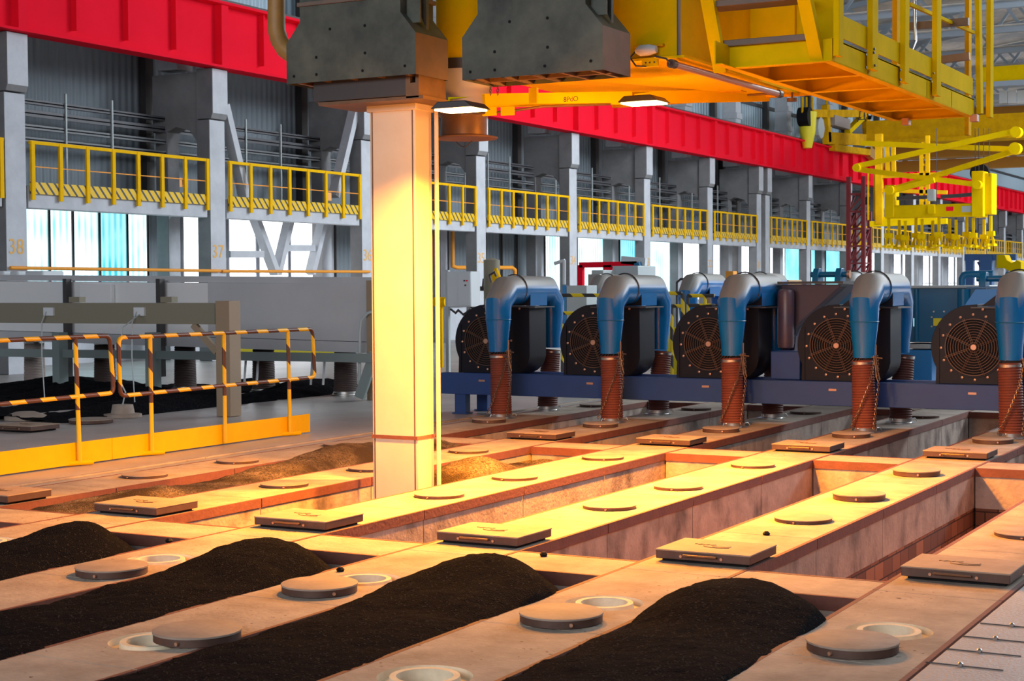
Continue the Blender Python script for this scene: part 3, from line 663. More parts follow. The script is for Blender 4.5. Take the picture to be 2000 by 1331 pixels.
fanord = ['leftmost, beside the pale square tube', 'second from the left', 'middle one', 'fourth, right of the dark slanted hopper', 'rightmost, at the edge of the picture']
fx = [-10.235, -8.705, -7.175, -5.605, -4.05]
dx = [-9.775, -8.235, -6.69, -5.135, -3.55]
for k in range(5):
    FANP.put((fx[k], 18.05, FZ1), 'black centrifugal fan with round wire grille, %s' % fanord[k], 'fan', 'fans on the blue frame')
    DUCP.put((dx[k], 18.05, FZ1), 'arched blue duct with sheen-grey top over a fan, %s' % fanord[k], 'duct', 'arched ducts over the fans')
def hose(mt, H=0.80, lean=(0.10, -0.05), R=0.118):
    def fn():
        o = thing('flexible_hose', (0, 0, 0)); n = 200; pts = []; rr = []
        for i in range(n+1):
            t = i/n; pts.append((lean[0]*(t**1.6), lean[1]*t**1.3, 0.05+(H-0.05)*t)); rr.append((R+0.014*(1-t))*(1+0.035*math.sin(t*2*PI*26)))
        b = MB(); b.sweep(pts, rr, 28); b.build('hose_tube', mt, o)
        b = MB(); b.lathe([(R+0.006, 0), (R+0.008, 0.03), (R, 0.032)], (lean[0], lean[1], H-0.045), 30); b.f = [f for f in b.f if len(f) == 4]; b.m = [0]*len(b.f); b.build('top_clamp', m_chrome, o)
        b = MB(); b.lathe([(R+0.012, 0.0), (R+0.055, 0.0), (R+0.055, 0.012), (R+0.02, 0.02), (R+0.02, 0.06), (R+0.004, 0.065)], (0, 0, 0), 32); b.build('foot_flange', m_chrome, o)
        for a in (0.6, 2.6, 4.4):
            b = MB(); x, y = (R+0.04)*math.cos(a), (R+0.04)*math.sin(a); b.sweep([(x*0.8, y*0.8, 0.05), (x*1.1, y*1.1, 0.055), (x*1.25, y*1.25, 0.02)], 0.006, 6); b.build('latch', m_chrome, o)
        return o
    return fn
def chainset():
    o = thing('hanging_chain', (0, 0, 0))
    b = MB(); chain(b, [(0.14, -0.06, 0.86), (0.10, -0.14, 0.55), (0.0, -0.17, 0.28), (-0.11, -0.16, 0.06)]); b.build('long_chain', m_chain, o)
    b = MB(); chain(b, [(0.16, -0.04, 0.86), (0.17, -0.05, 0.5), (0.13, -0.09, 0.05)]); b.build('straight_chain', m_chain, o)
    b = MB(); b.sweep([(0.15, -0.07, 0.98), (0.15, -0.07, 0.62)], 0.008, 6); b.sweep([(0.10, -0.07, 0.84), (0.22, -0.07, 0.83)], 0.008, 6)
    b.sweep([(0.15, -0.09, 0.86), (0.175, -0.10, 0.7), (0.20, -0.09, 0.60), (0.18, -0.09, 0.56), (0.165, -0.09, 0.62), (0.13, -0.09, 0.86)], 0.005, 6); b.build('hook_rod', m_chain, o)
    return o
m_hose1 = m_hose
HN = Proto(hose(m_hose, 0.80, (-0.03, 0.02))); HF = Proto(hose(M('dark_red_hose', (0.11, 0.030, 0.018), 0.7), 0.80, (0.02, 0.08))); CH_ = Proto(chainset)
hx = [-9.72, -8.20, -6.66, -5.12, -3.53]; hfx = [-9.79, -8.20, -6.68, -5.09, -3.50]
HN2 = None
for k in range(5):
    h = HN.put((hx[k], 17.49, 0), 'ribbed rust-red hose in front of the blue frame, %s' % fanord[k].split(',')[0], 'hose', 'front hoses of the fans')
    h.rotation_euler = (0, 0, 0)
    HF.put((hfx[k], 18.88, 0), 'ribbed dark red hose behind the blue frame, %s' % fanord[k].split(',')[0], 'hose', 'rear hoses of the fans')
    CH_.put((hx[k], 17.49, 0), 'rusty chain with hook rod hanging at the front hose, %s' % fanord[k].split(',')[0], 'chain', 'chains at the front hoses')
# the blue frame
o = thing('support_frame', (-7, 18.3, 0), 'long navy blue steel frame carrying the fans across the furnace', 'steel frame')
b = MB(); b.box(-10.84, -1.5, FRY, FRY+0.14, FZ0, FZ1); b.build('front_beam', m_bluef, o, bevel=0.004)
b = MB(); b.box(-10.84, -1.5, 18.48, 18.60, FZ0, FZ1); b.build('rear_beam', m_bluef, o, bevel=0.004)
for x in (-10.6, -9.0, -7.6, -6.0, -4.5, -3.0):
    b = MB(); b.box(x, x+0.10, FRY+0.14, 18.48, FZ0+0.03, FZ1-0.002); b.build('cross_beam', m_bluef, o)
for x, y in ((-10.54, FRY+0.07), (-10.54, 18.54), (-1.7, FRY+0.07)):
    b = MB(); b.box(x-0.10, x+0.06, y-0.06, y+0.06, 0.0, FZ0); b.box(x-0.13, x+0.09, y-0.08, y+0.08, 0.0, 0.015); b.build('leg', m_bluef, o)
for k, px_ in enumerate((941, 1152, 1378, 1626, 1899)):
    p = at(px_, 742+k*4, Y=FRY); b = MB(); b.box(p.x-0.045, p.x+0.045, FRY-0.004, FRY, 0.425, 0.45); b.build('name_plate', m_bolt, o)

# dark slanted hopper, cylinder, clevis
o = thing('slanted_hopper', (-6.0, 18.6, FZ1), 'dark brown-blue slanted steel hopper between the third and fourth fans', 'hopper')
P = lambda u, v: (at(u, v, Y=18.62).x, at(u, v, Y=18.62).z)
b = MB(); b.prism([P(1527, 556), P(1642, 556), P(1636, 566), P(1556, 640), P(1550, 700), P(1570, 752), P(1505, 748), P(1527, 700)], 'y', 18.62, 19.3); b.build('hopper_body', M('brown_navy_paint', (0.075, 0.035, 0.045), 0.4, col2=(0.04, 0.03, 0.06), nscale=2), o, bevel=0.004)
b = MB(); q = [P(1642, 560), P(1652, 560), P(1562, 640), P(1553, 660), P(1553, 640)]; b.prism(q, 'y', 18.56, 18.66); b.build('slanted_edge', M('midnight_paint', (0.008, 0.014, 0.04), 0.5), o)
b = MB(); a_ = P(1522, 552); c_ = P(1650, 556); b.box(a_[0], c_[0], 18.55, 19.4, a_[1]-0.02, a_[1]+0.01); b.build('top_plate', m_dark, o)
c0 = at(1535, 640, Y=18.5)
b = MB(); b.lathe([(0.02, 0.0), (0.09, 0.03), (0.10, 0.08), (0.10, 0.68), (0.085, 0.72), (0.03, 0.74)], (c0.x, 18.5, 0.86), 28); tag(b.build('gas_cylinder', M('blue_brown_bottle', (0.05, 0.06, 0.14), 0.35, col2=(0.14, 0.07, 0.05), nscale=3)), 'dark blue upright cylinder beside the slanted hopper', 'cylinder')
b2 = MB(); c1 = at(1537, 720, Y=18.3); b2.box(c1.x-0.14, c1.x+0.22, 18.12, 18.42, FZ1, 0.86); tag(b2.build('cylinder_stand', m_bluef, bevel=0.01), 'navy blue block under the upright cylinder', 'stand')
def clevis(P0, s, label):
    o = thing('lifting_lug', P0, label, 'lifting lug')
    for dx_ in (-0.17, 0.11):
        b = MB(); x = P0.x+dx_*s
        b.prism([(P0.y-0.12*s, P0.z), (P0.y+0.12*s, P0.z), (P0.y+0.10*s, P0.z+0.10*s), (P0.y+0.05*s, P0.z+0.165*s), (P0.y-0.05*s, P0.z+0.165*s), (P0.y-0.10*s, P0.z+0.10*s)], 'x', x, x+0.07*s); b.build('lug_cheek', m_bludk, o, bevel=0.006)
    b = MB(); b.cyl((P0.x-0.22*s, P0.y, P0.z+0.09*s), (P0.x+0.24*s, P0.y, P0.z+0.09*s), 0.035*s, 18); b.build('pin', m_bludk, o)
    b = MB(); b.box(P0.x-0.30*s, P0.x+0.30*s, P0.y-0.15*s, P0.y+0.15*s, P0.z-0.02, P0.z); b.build('base_plate', m_bludk, o)
    b = MB(); b.cyl((P0.x+0.24*s, P0.y, P0.z+0.09*s), (P0.x+0.27*s, P0.y, P0.z+0.09*s), 0.05*s, 18); b.build('end_washer', m_bolt, o)
p = at(1618, 551, Y=18.95); clevis(Vector((p.x, 18.95, p.z)), 1.0, 'blue double lifting lug with pin on top of the slanted hopper')
p = at(1946, 560, Y=19.6); clevis(Vector((p.x, 19.6, p.z)), 1.05, 'blue double lifting lug at the right edge beside the last duct')
b = MB(); p = at(1946, 562, Y=19.6); b.prism([(p.x-0.35, p.z-0.25), (p.x+0.3, p.z-0.25), (p.x+0.2, p.z-0.02), (p.x-0.2, p.z-0.02)], 'y', 19.4, 19.8); tag(b.build('lug_bracket', m_brightblue), 'bright blue wedge bracket under the right lifting lug', 'bracket')

#==LEFT SIDE==
# striped safety railing in front
RX = -10.712
def RP(u, v): return at(u, v, X=RX)
def hz_rail(name, label, pts_loop, posts, r=0.021):
    o = thing(name, RP(*posts[0][1]), label, 'safety railing', 'striped railings beside the furnace')
    b = MB(); L_ = [Vector(p) for p in pts_loop]; out = []
    for i, p in enumerate(L_):           # rounded corners
        if 0 < i < len(L_)-1:
            a, c = L_[i-1], L_[i+1]; d1 = (a-p).normalized(); d2 = (c-p).normalized(); q = 0.07
            for t in (0, .25, .5, .75, 1): out.append((p+d1*q)*(1-t)**2 + p*2*t*(1-t) + (p+d2*q)*t*t)
        else: out.append(p)
    b.sweep(out, r, 14); b.build('rail_tube', m_haz, o)
    for top, bot, foot in posts:
        a, c = RP(*top), RP(*bot); c = Vector((c.x, c.y, 0.03))
        b = MB(); b.sweep([a, c], r, 14); b.build('post', m_haz, o)
        if foot:
            b = MB(); b.sweep([c+Vector((-0.06, -0.12, -0.005)), c+Vector((0.05, 0.12, -0.005))], 0.024, 12); b.build('foot_tube', m_yel, o)
    return o
hz_rail('safety_railing', 'yellow and brown striped pipe railing at the left edge, in front of the grey duct', [RP(-60, 668), RP(214, 656), RP(222, 768), RP(-60, 796)], [((147, 660), (156, 908), True)])
hz_rail('safety_railing', 'yellow and brown striped pipe railing loop left of the pale square tube', [RP(420, 768.5-13), RP(235, 774), RP(231, 660), RP(610, 643), RP(615, 737), RP(419, 755.5)],
        [((293, 655), (297, 888), True), ((437, 649), (440, 873), False), ((562, 645), (567, 850), True)])
o = thing('kick_board', RP(300, 860), 'long bright yellow board along the foot of the striped railing', 'kick board')
a, c = RP(-60, 900), RP(228, 875)
b = MB(); b.box(RX-0.05, RX-0.03, RP(-80, 900).y, RP(224, 880).y-0.004, 0.01, 0.215); b.build('board', m_yel, o, bevel=0.003)
b = MB(); b.box(RX-0.05, RX-0.03, RP(224, 880).y, RP(610, 820).y, 0.01, 0.215); b.build('board', m_yel, o, bevel=0.003)
# rough strip in the floor
b = MB(); b.box(-10.12, -10.06, 6, 21, -0.004, 0.012); tag(b.build('floor_edge_strip', m_top, bevel=0.003), 'narrow raised concrete strip along the walkway floor', 'floor strip')
# hose foot standing alone behind the railing
p = at(240, 815, Z=0); o = thing('hose_foot', p, 'pale round clay foot with wires standing behind the striped railing', 'port foot')
b = MB(); b.lathe([(0.24, 0), (0.24, 0.04), (0.15, 0.05), (0.13, 0.16), (0.0, 0.16)], p, 24); b.build('foot_ring', m_lid, o)
b = MB(); b.sweep([p+Vector((0, 0, 0.16)), p+Vector((0.05, 0, 0.32)), p+Vector((-0.1, 0, 0.55)), p+Vector((0.02, 0, 1.15)), at(272, 615, Y=16.28)], 0.009, 6); b.build('cable', m_pgrey, o)
p = at(50, 820, Z=0); b = MB(); b.lathe([(0.26, 0), (0.26, 0.05), (0.12, 0.10), (0.0, 0.10)], p, 24); tag(b.build('port_plug', m_lid), 'pale domed plug lying behind the railing at the left edge', 'port plug')
p = at(178, 826, Z=0); LID.put((p.x, p.y, 0), 'round dark lid lying behind the striped railing at the left', 'round lid', scale=(1.3, 1.3, 1))

# grey suction manifold
o = thing('suction_manifold', (-17, 20.1, 0.8), 'long pale grey rectangular suction duct standing behind the railing, left of the tube', 'suction manifold')
A0, A1, B0, B1 = at(740, 674, Y=19.7), at(740, 546, Y=19.7), at(-80, 648, Y=19.7), at(-80, 540, Y=19.7)
def manbox(b, a, c, h0, h1, y0, y1, d0=0, d1=0):
    """box between two points along the duct, heights as fractions of its side"""
    def P_(t, h): return (B0.x+(A0.x-B0.x)*t, B0.z+(A0.z-B0.z)*t + (B1.z-B0.z+(A1.z-A0.z-B1.z+B0.z)*t)*h)
    vs = []
    for y in (y0, y1):
        for t, h in ((a, h0), (c, h0), (c, h1), (a, h1)): x, z = P_(t, h); vs.append((x, y, z))
    b.add(vs, [(0, 1, 2, 3), (7, 6, 5, 4), (0, 4, 5, 1), (1, 5, 6, 2), (2, 6, 7, 3), (3, 7, 4, 0)])
b = MB(); manbox(b, 0, 0.632, 0.04, 0.92, 19.70, 20.5); b.build('duct_body', M('pale_lit_duct_paint', (0.80, 0.81, 0.80), 0.6), o, bevel=0.01)  # left part paler: window light put into its colour
b = MB(); manbox(b, 0.633, 1.0, 0.04, 0.93, 19.69, 20.5); b.build('duct_body', m_man, o, bevel=0.01)
b = MB(); manbox(b, 0, 1.0, 0.93, 1.03, 19.75, 20.45); b.build('top_rib', m_man, o)
b = MB(); manbox(b, 0, 1.0, -0.13, 0.035, 19.66, 20.55); b.build('bottom_skirt', m_man, o)
b = MB(); manbox(b, 0.333, 0.412, 0.35, 0.88, 19.60, 19.69); b.build('hatch', MATS['pale_lit_duct_paint'], o, bevel=0.01)
def t_of(px_): return (px_+80)/820
for px_ in (130, 312):
    b = MB(); p = at(px_, 545, Y=19.55); q = at(px_, 736, Y=19.55); b.box(p.x-0.04, p.x+0.04, 19.50, 19.62, q.z, p.z); b.build('dark_post', m_dark, o)
for px_, s in ((108, 1), (290, 1)):
    p = at(px_, 650, Y=19.3); b = MB(); b.box(p.x-0.075, p.x+0.075, 19.3, 19.5, 0, p.z); b.build('leg', m_pgreen, o)
b = MB(); p = at(0, 690, Y=19.4); q = at(740, 700, Y=19.4); b.bar(p+Vector((-2, 0, 0)), q, 0.05, 0.13); b.build('lower_rail', m_pgreen, o)
p = at(727, 548, Y=19.62); b = MB(); b.box(p.x-0.06, p.x+0.05, 19.55, 19.66, 0.0, p.z); b.build('end_post', m_tan, o)
b = MB(); b.sweep([at(731, 608, Y=19.5), at(718, 612, Y=19.5), at(706, 625, Y=19.5), at(703, 650, Y=19.5), at(702, 760, Y=19.5)], 0.022, 10); b.build('hand_bar', m_pgrey, o)
b = MB(); b.bar(at(732, 690, Y=19.45), at(702, 778, Y=19.35), 0.16, 0.05, (0, 1, 0)); b.build('leaning_strut', m_pgreen, o)
for px_ in (480, 610): 
    for d in (0, 24): b = MB(); b.sweep([at(px_+d, 705, Y=19.9), at(px_+d-3, 752, Y=19.9)], 0.018, 8); b.build('thin_leg', m_cab, o)
HM = Proto(hose(m_hosed, 0.76, (0.0, 0.0), 0.165)); HMP = Proto(hose(m_hosel, 0.76, (0.0, 0.0), 0.165))
for k, px_ in enumerate((68, 205, 362, 515, 675)):
    p = at(px_, 745, Y=20.3)
    (HMP if k == 0 else HM).put((p.x, 20.3, 0.0), ['pale ribbed hose under the grey duct at the far left', 'dark ribbed hose under the grey duct, second from the left', 'dark ribbed hose under the grey duct, middle one', 'dark ribbed hose under the grey duct, right of the tan post', 'dark ribbed hose under the right end of the grey duct'][k], 'hose', 'hoses under the grey duct')
# olive cable beam with its tan post
o = thing('cable_beam', (at(443, 812, Y=16.3).x, 16.3, 0), 'olive steel beam on a tan post, standing in front of the grey duct', 'steel beam')
b = MB(); p = at(-80, 592, Y=16.35); q = at(422, 592, Y=16.35); q2 = at(422, 634, Y=16.35); b.box(p.x, q.x, 16.32, 16.45, q2.z, q.z); b.build('beam', m_olive, o, bevel=0.004)
b = MB(); p = at(425, 588, Y=16.3); q = at(446, 588, Y=16.3); b.box(p.x, q.x+0.05, 16.25, 16.48, 0, p.z); b.build('post', m_tan, o, bevel=0.006)
b = MB(); b.bar(at(378, 634, Y=16.36), at(424, 688, Y=16.36), 0.05, 0.09); b.build('brace', m_tan, o)
for u in (95, 272):
    p = at(u, 609, Y=16.3); b = MB(); b.box(p.x-0.09, p.x+0.09, 16.29, 16.32, p.z-0.055, p.z+0.055); b.build('junction_plate', m_cab, o)
    b = MB(); b.sweep([p+Vector((-0.03, -0.02, 0)), p+Vector((-0.1, -0.03, -0.15)), p+Vector((-0.14, 0, -0.6)), p+Vector((-0.10, 0, -1.2))], 0.008, 6); b.build('cable', m_pgrey, o)
for u in (147, 326):
    p = at(u, 588, Y=16.4); b = MB(); b.box(p.x-0.05, p.x+0.14, 16.33, 16.45, p.z-0.02, p.z+0.055); b.build('clip_box', m_olive, o)
for k, (u0, u1) in enumerate(((0, 28), (33, 55), (60, 106))):
    p = at((u0+u1)/2, 540, Y=20.0); w_ = (u1-u0)/113*0.5; b = MB(); b.box(p.x-w_, p.x+w_, 19.8, 20.3, p.z-0.02, p.z+0.09); tag(b.build('white_bag', m_cab, bevel=0.03), 'white bag lying on top of the grey duct, %s of three' % ('leftmost', 'middle', 'rightmost')[k], 'bag', 'bags on the duct')
#==HALL==
f = MB(); f.box(WBACK-0.1, WBACK, -2, 170, -0.1, 3.35); struct(f, 'wall_left_lower', m_wcol, smooth=False)
colY = [16.7, 22.72, 28.8, 34.85, 40.77, 46.77, 52.68, 58.7, 64.19, 65.25, 70.7, 76.8] + [82.8+6*k for k in range(0, 8)]
colo = {}
nums = {0: '38', 1: '37', 2: '36', 3: '35', 4: '34', 5: '33', 6: '32', 7: '31'}
def column():
    o = thing('concrete_column', (0, 0, 0))
    b = MB(); b.box(-0.36, 0, -0.27, 0.27, 0, 5.42); b.build('front_shaft', m_gcol, o, bevel=0.012)  # grey puts the side shade into the colour, limewash plate in front
    b = MB(); b.box(0, 0.006, -0.262, 0.262, 0, 5.41); b.build('limewash_lit_face', m_wcol, o)
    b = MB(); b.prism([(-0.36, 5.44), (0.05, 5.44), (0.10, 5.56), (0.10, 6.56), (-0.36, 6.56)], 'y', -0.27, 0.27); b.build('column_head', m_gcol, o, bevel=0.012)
    b = MB(); b.box(0.10, 0.106, -0.262, 0.262, 5.56, 6.55); b.build('limewash_lit_head', m_wcol, o)
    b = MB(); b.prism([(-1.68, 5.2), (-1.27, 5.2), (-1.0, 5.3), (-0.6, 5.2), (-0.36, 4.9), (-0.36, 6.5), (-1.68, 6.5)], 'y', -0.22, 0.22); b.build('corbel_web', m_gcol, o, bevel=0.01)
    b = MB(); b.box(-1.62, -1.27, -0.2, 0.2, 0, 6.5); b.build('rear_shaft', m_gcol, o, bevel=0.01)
    b = MB(); b.box(-1.27, -1.262, -0.19, 0.19, 0, 3.3); b.build('limewash_lit_rear_face', m_wcol, o)
    b = MB(); b.box(-2.14, -1.95, -0.13, 0.13, 3.55, 8.0); b.build('dark_upright', m_dark, o)
    return o
COLP = Proto(column)
desc = ['at the left edge bearing a painted number', 'second from the left bearing a painted number', 'third from the left, just left of the pale tube', 'first one right of the pale tube', 'second one right of the pale tube', 'third one right of the pale tube', 'fourth one right of the pale tube', 'left one of the close pair']
for k, y in enumerate(colY):
    i = k-1
    if i < 0: lab = 'pale concrete column outside the left edge'; continue
    if i < 8: lab = 'pale concrete column under the red beam, %s' % desc[i]
    else: lab = 'pale concrete column under the red beam, %s' % ('right one of the close pair' if i == 8 else 'number %s to the right of the close pair' % ['', 'one', 'two', 'three', 'four', 'five', 'six', 'seven', 'eight', 'nine', 'ten', 'eleven'][i-8])
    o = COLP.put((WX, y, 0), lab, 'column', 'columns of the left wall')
    colo[i] = o
for i, nn in nums.items():
    t = text('painted_number', nn, 0.42, m_omark, (WX+0.010, colY[i+1]-0.02, 2.45), FACE_X, colo[i])
def lab_bay(i):
    return ['at the left edge', 'in the first whole bay from the left', 'in the bay with the white braces', 'behind the pale tube', 'in the first bay right of the tube', 'in the second bay right of the tube', 'in the third bay right of the tube', 'in the bay left of the column pair', 'between the column pair', 'in the first bay right of the column pair', 'in the second bay right of the column pair', 'behind the red mast'][i] if i < 12 else 'in the far bays, %s' % ['first', 'second', 'third', 'fourth', 'fifth', 'sixth', 'seventh', 'eighth', 'ninth'][i-12]
def bay_beam():
    o = thing('walkway_beam', (0, 0, 0)); b = MB(); b.box(-0.30, -0.02, 0.33, 5.67, 3.22, 3.66); b.build('front_beam', m_wcol, o, bevel=0.015)
    b = MB(); b.box(-2.14, -0.30, 0.2, 5.8, 3.42, 3.52); b.build('slab', m_gcol, o); return o
def bay_rail():
    o = thing('walkway_railing', (0, 0, 0)); x = 0.03
    b = MB(); b.box(x-0.03, x+0.03, 0.34, 5.66, 4.465, 4.53); b.build('top_rail', m_yel, o)
    b = MB(); b.box(x-0.008, x+0.008, 0.34, 5.66, 4.02, 4.04); b.build('mid_rail', m_orange, o)
    b = MB(); b.box(x-0.012, x+0.006, 0.34, 5.66, 3.50, 3.73); b.build('toe_board', m_toe, o)
    p = None
    for q in range(8):
        y = 0.40+q*(5.60-0.40)/7
        if p is None: b = MB(); b.box(x-0.01, x+0.04, -0.045, 0.045, 3.38, 4.52); p = b.build('post', m_yel, o); p.location = (0, y, 0)
        else: c = p.copy(); COL.objects.link(c); c.parent = o; c.location = (0, y, 0)
    return o
BB = Proto(bay_beam); BR = Proto(bay_rail)
for k, y in enumerate(colY[:-1]):
    if k in (8,): continue
    sc = (1, (colY[k+1]-y)/6, 1)
    BB.put((WX, y, 0), 'pale concrete walkway beam between columns, %s' % lab_bay(k), 'concrete beam', 'walkway beams', scale=sc)
    BR.put((WX, y, 0), 'yellow walkway railing with striped toe board, %s' % lab_bay(k), 'railing', 'walkway railings', scale=sc)
for (u, v), tx, s in (((359, 357), '18', 'orange sign plate with number on the walkway railing, first whole bay'), ((641, 384), '', 'blank orange plate on the walkway railing in the braced bay')):
    p = at(u, v, X=WX+0.02); o = thing('sign_plate', p, s, 'sign'); b = MB(); b.box(WX+0.01, WX+0.02, p.y-0.14, p.y+0.14, p.z-0.10, p.z+0.10); b.build('plate', M('orange_plate', (0.85, 0.40, 0.12), 0.5) if tx else MATS['orange_plate'], o)
    if tx: text('number', tx, 0.15, m_brn, (WX+0.022, p.y, p.z), FACE_X, o)
# red crane runway beam
o = thing('crane_runway_beam', (WX+0.1, 40, 6.6), 'long bright red crane runway girder resting on the pale columns', 'crane girder')
b = MB(); b.box(WX+0.04, WX+0.07, 10, 150, 6.62, 8.02); b.build('web', m_red, o)
b = MB(); b.box(WX-0.15, WX+0.30, 10, 150, 6.57, 6.62); b.build('bottom_flange', m_red, o)
b = MB(); b.box(WX-0.15, WX+0.34, 10, 150, 7.98, 8.04); b.build('top_flange', m_red, o)
b = MB(); b.box(WX+0.02, WX+0.14, 10, 150, 8.04, 8.14); b.build('crane_rail', m_dark, o)
st = None; y = colY[0]
ys = []
for a_, c_ in zip(colY[:-1], colY[1:]):
    if c_-a_ < 2: ys += [(a_, 1)]; continue
    ys += [(a_, 1), (a_+1.5, 0), (a_+3.0, 0), (a_+4.5, 0)]
for y, big in ys:
    b = MB(); w_ = 0.16 if big else 0.05
    if big: b.box(WX+0.07, WX+0.27, y-0.12, y+0.12, 6.62, 7.98)
    else: b.box(WX+0.07, WX+0.22, y-0.025, y+0.025, 6.80, 7.98)
    b.build('stiffener', m_red, o)
# steps on top of the crane rail and brown ledge
b = MB(); b.box(WX-0.9, WX-0.2, 10, 150, 8.0, 8.06); tag(b.build('service_walkway', m_dark), 'dark steel service walkway behind the top of the red girder', 'walkway')
# upper column parts and girts
def upper():
    o = thing('upper_column', (0, 0, 0)); b = MB(); b.box(-1.5, -0.9, -0.28, 0.28, 6.6, 13.0)
    for z in (8.6, 9.5, 10.4, 11.3): b.box(-1.5, -0.84, -0.30, 0.30, z, z+0.25)
    b.build('shaft', m_wcol, o, bevel=0.02)
    b = MB(); b.box(-2.12, -1.9, -0.13, 0.13, 8, 13); b.build('dark_upright', m_dark, o); return o
UP = Proto(upper)
for k, y in enumerate(colY[1:15]):
    if k == 8: continue
    UP.put((WX, y, 0), 'pale upper column above the red girder, %s' % ('at the close column pair' if k == 7 else ['first', 'second', 'third', 'fourth', 'fifth', 'sixth', 'seventh', '', '', 'eighth', 'ninth', 'tenth', 'eleventh', 'twelfth'][k]+' from the left'), 'column', 'upper columns')
for z, s in ((9.7, 'lower'), (11.2, 'upper')):
    b = MB(); b.box(WBACK, WBACK+0.12, 10, 150, z, z+0.14); tag(b.build('wall_girt', m_dark), 'dark %s horizontal rail on the pale blue sheet wall' % s, 'wall rail')
# pipes and cable trays along the wall
trays = [(4.72, 0.05, 'lowest'), (4.98, 0.05, 'second lowest'), (5.26, 0.07, 'second highest'), (5.50, 0.05, 'highest')]
for z, r, s in trays:
    b = MB(); b.box(-24.95, -24.60, 12, 140, z-0.012, z+0.012); b.box(-24.63, -24.60, 12, 140, z-r, z+r); tag(b.build('cable_tray', M('tray_%s' % s.split()[0], (0.10, 0.10, 0.11) if z > 5.2 else (0.16, 0.17, 0.18), 0.5, metal=0.2)), 'dark cable tray along the wall above the walkway, %s of four' % s, 'cable tray', 'cable trays on the wall')
def hanger():
    b = MB(); b.box(-0.02, 0.02, -0.02, 0.02, 3.42, 5.75); return b.build('tray_hanger', m_pgrey)
HG = Proto(hanger); n = 0
for a_, c_ in zip(colY[:12], colY[1:13]):
    if c_-a_ < 2: continue
    for q in (1.3, 2.7, 4.1):
        n += 1; HG.put((-24.58, a_+q, 0), 'thin pale upright holding the cable trays on the left wall', 'hanger', 'uprights of the cable trays')
# windows of the lower wall
W = [(50, 93, 'c'), (97, 139, 'c'), (143, 191, 'c'), (195, 246, 'u'), (249, 286, 'c'), (288, 308, 'd'), (357, 397, 'w'), (446, 497, 'w'), (505, 560, 'w'), (566, 612, 'w'), (655, 690, 'd'), (875, 925, 'd'),
     (948, 975, 'd'), (980, 1005, 'd'), (1010, 1034, 'd'), (1064, 1094, 'c'), (1127, 1177, 'c'), (1210, 1240, 't'), (1268, 1308, 'c'), (1333, 1364, 'w'), (1392, 1404, 'w'), (1424, 1434, 'd'), (1447, 1463, 'w'), (1503, 1508, 'w'), (1519, 1531, 'w'), (1532, 1560, 't'),
     (1583, 1595, 't'), (1612, 1640, 't'), (1690, 1708, 'w'), (1745, 1758, 'w'), (1762, 1774, 'w'), (1802, 1813, 'w'), (1816, 1828, 'w'), (1852, 1862, 'w'), (1865, 1876, 'w'), (1886, 1896, 'w'), (1902, 1912, 'w'), (1975, 1992, 'w')]
mm = {'c': m_winc, 'u': m_wint, 'd': m_sheet, 'w': m_winw, 't': m_wint}
for n, (u0, u1, t) in enumerate(W):
    y0, y1 = at(u0, 480, X=WBACK+0.02).y, at(u1, 480, X=WBACK+0.02).y
    o = thing('window_%d' % (n+1), (WBACK+0.02, (y0+y1)/2, 1.0)); o['kind'] = 'structure'
    z0, z1 = 1.05, 3.36
    b = MB(); b.box(WBACK+0.012, WBACK+0.03, y0, y1, z0, z1); b.build('pane', mm[t], o)
    b = MB(); fr = 0.04
    for a_, c_ in ((y0-fr, y0), (y1, y1+fr)): b.box(WBACK, WBACK+0.06, a_, c_, z0-fr, z1+fr)
    b.box(WBACK, WBACK+0.06, y0, y1, z0-fr, z0); b.box(WBACK, WBACK+0.06, y0, y1, z1, z1+fr)
    if t == 'w' and n > 10: b.box(WBACK, WBACK+0.05, y0, y1, 1.62, 1.68); b.box(WBACK, WBACK+0.05, (y0+y1)/2-0.02, (y0+y1)/2+0.02, z0, z1)
    b.build('window_frame', m_dark if t != 'w' else m_wcol, o, smooth=False)
# white braces of the braced bay
for (a_, c_), s in ((((436, 205), (478, 385)), 'upper white diagonal brace right of the second column'), (((692, 215), (652, 384)), 'upper white diagonal brace left of the pale tube')):
    b = MB(); b.bar(at(*a_, X=-23.5), at(*c_, X=-23.5), 0.18, 0.24, (1, 0, 0)); tag(b.build('diagonal_brace', m_wcol), s, 'brace')
for (a_, c_), s in ((((497, 425), (538, 535)), 'lower white brace leaning right under the walkway'), (((566, 425), (540, 535)), 'grey brace leaning left under the walkway'), (((632, 425), (606, 535)), 'lower white brace leaning left beside the dark window'), (((446, 497), (512, 497)), 'white crossbar at the left of the braced bay'), (((552, 485), (612, 485)), 'white crossbar at the right of the braced bay')):
    b = MB(); b.bar(at(*a_, X=-24.2), at(*c_, X=-24.2), 0.16, 0.24 if 'cross' not in s else 0.14, (1, 0, 0)); tag(b.build('diagonal_brace', m_wcol), s, 'brace')
# gas pipe along the foot of the wall
b = MB(); b.sweep([at(20, 523.5, X=-23.24), at(430, 529.5, X=-23.24)], 0.035, 8); tag(b.build('gas_pipe', m_orange), 'thin orange pipe along the wall above the grey duct, left', 'pipe')
b = MB(); b.sweep([at(434, 530, X=-23.24), at(722, 531, X=-23.24)], 0.035, 8); tag(b.build('gas_pipe', m_orange), 'thin orange pipe along the wall in the braced bay', 'pipe')
b = MB(); b.sweep([at(884, 440, X=-24.5), at(884, 520, X=-24.5), at(892, 523, X=-24.5), at(1000, 523, X=-24.2), at(1006, 528, X=-24.2), at(1006, 545, X=-24.2)], 0.06, 10); tag(b.build('gas_pipe', m_orange), 'orange pipe with two bends behind the first fan duct', 'pipe')
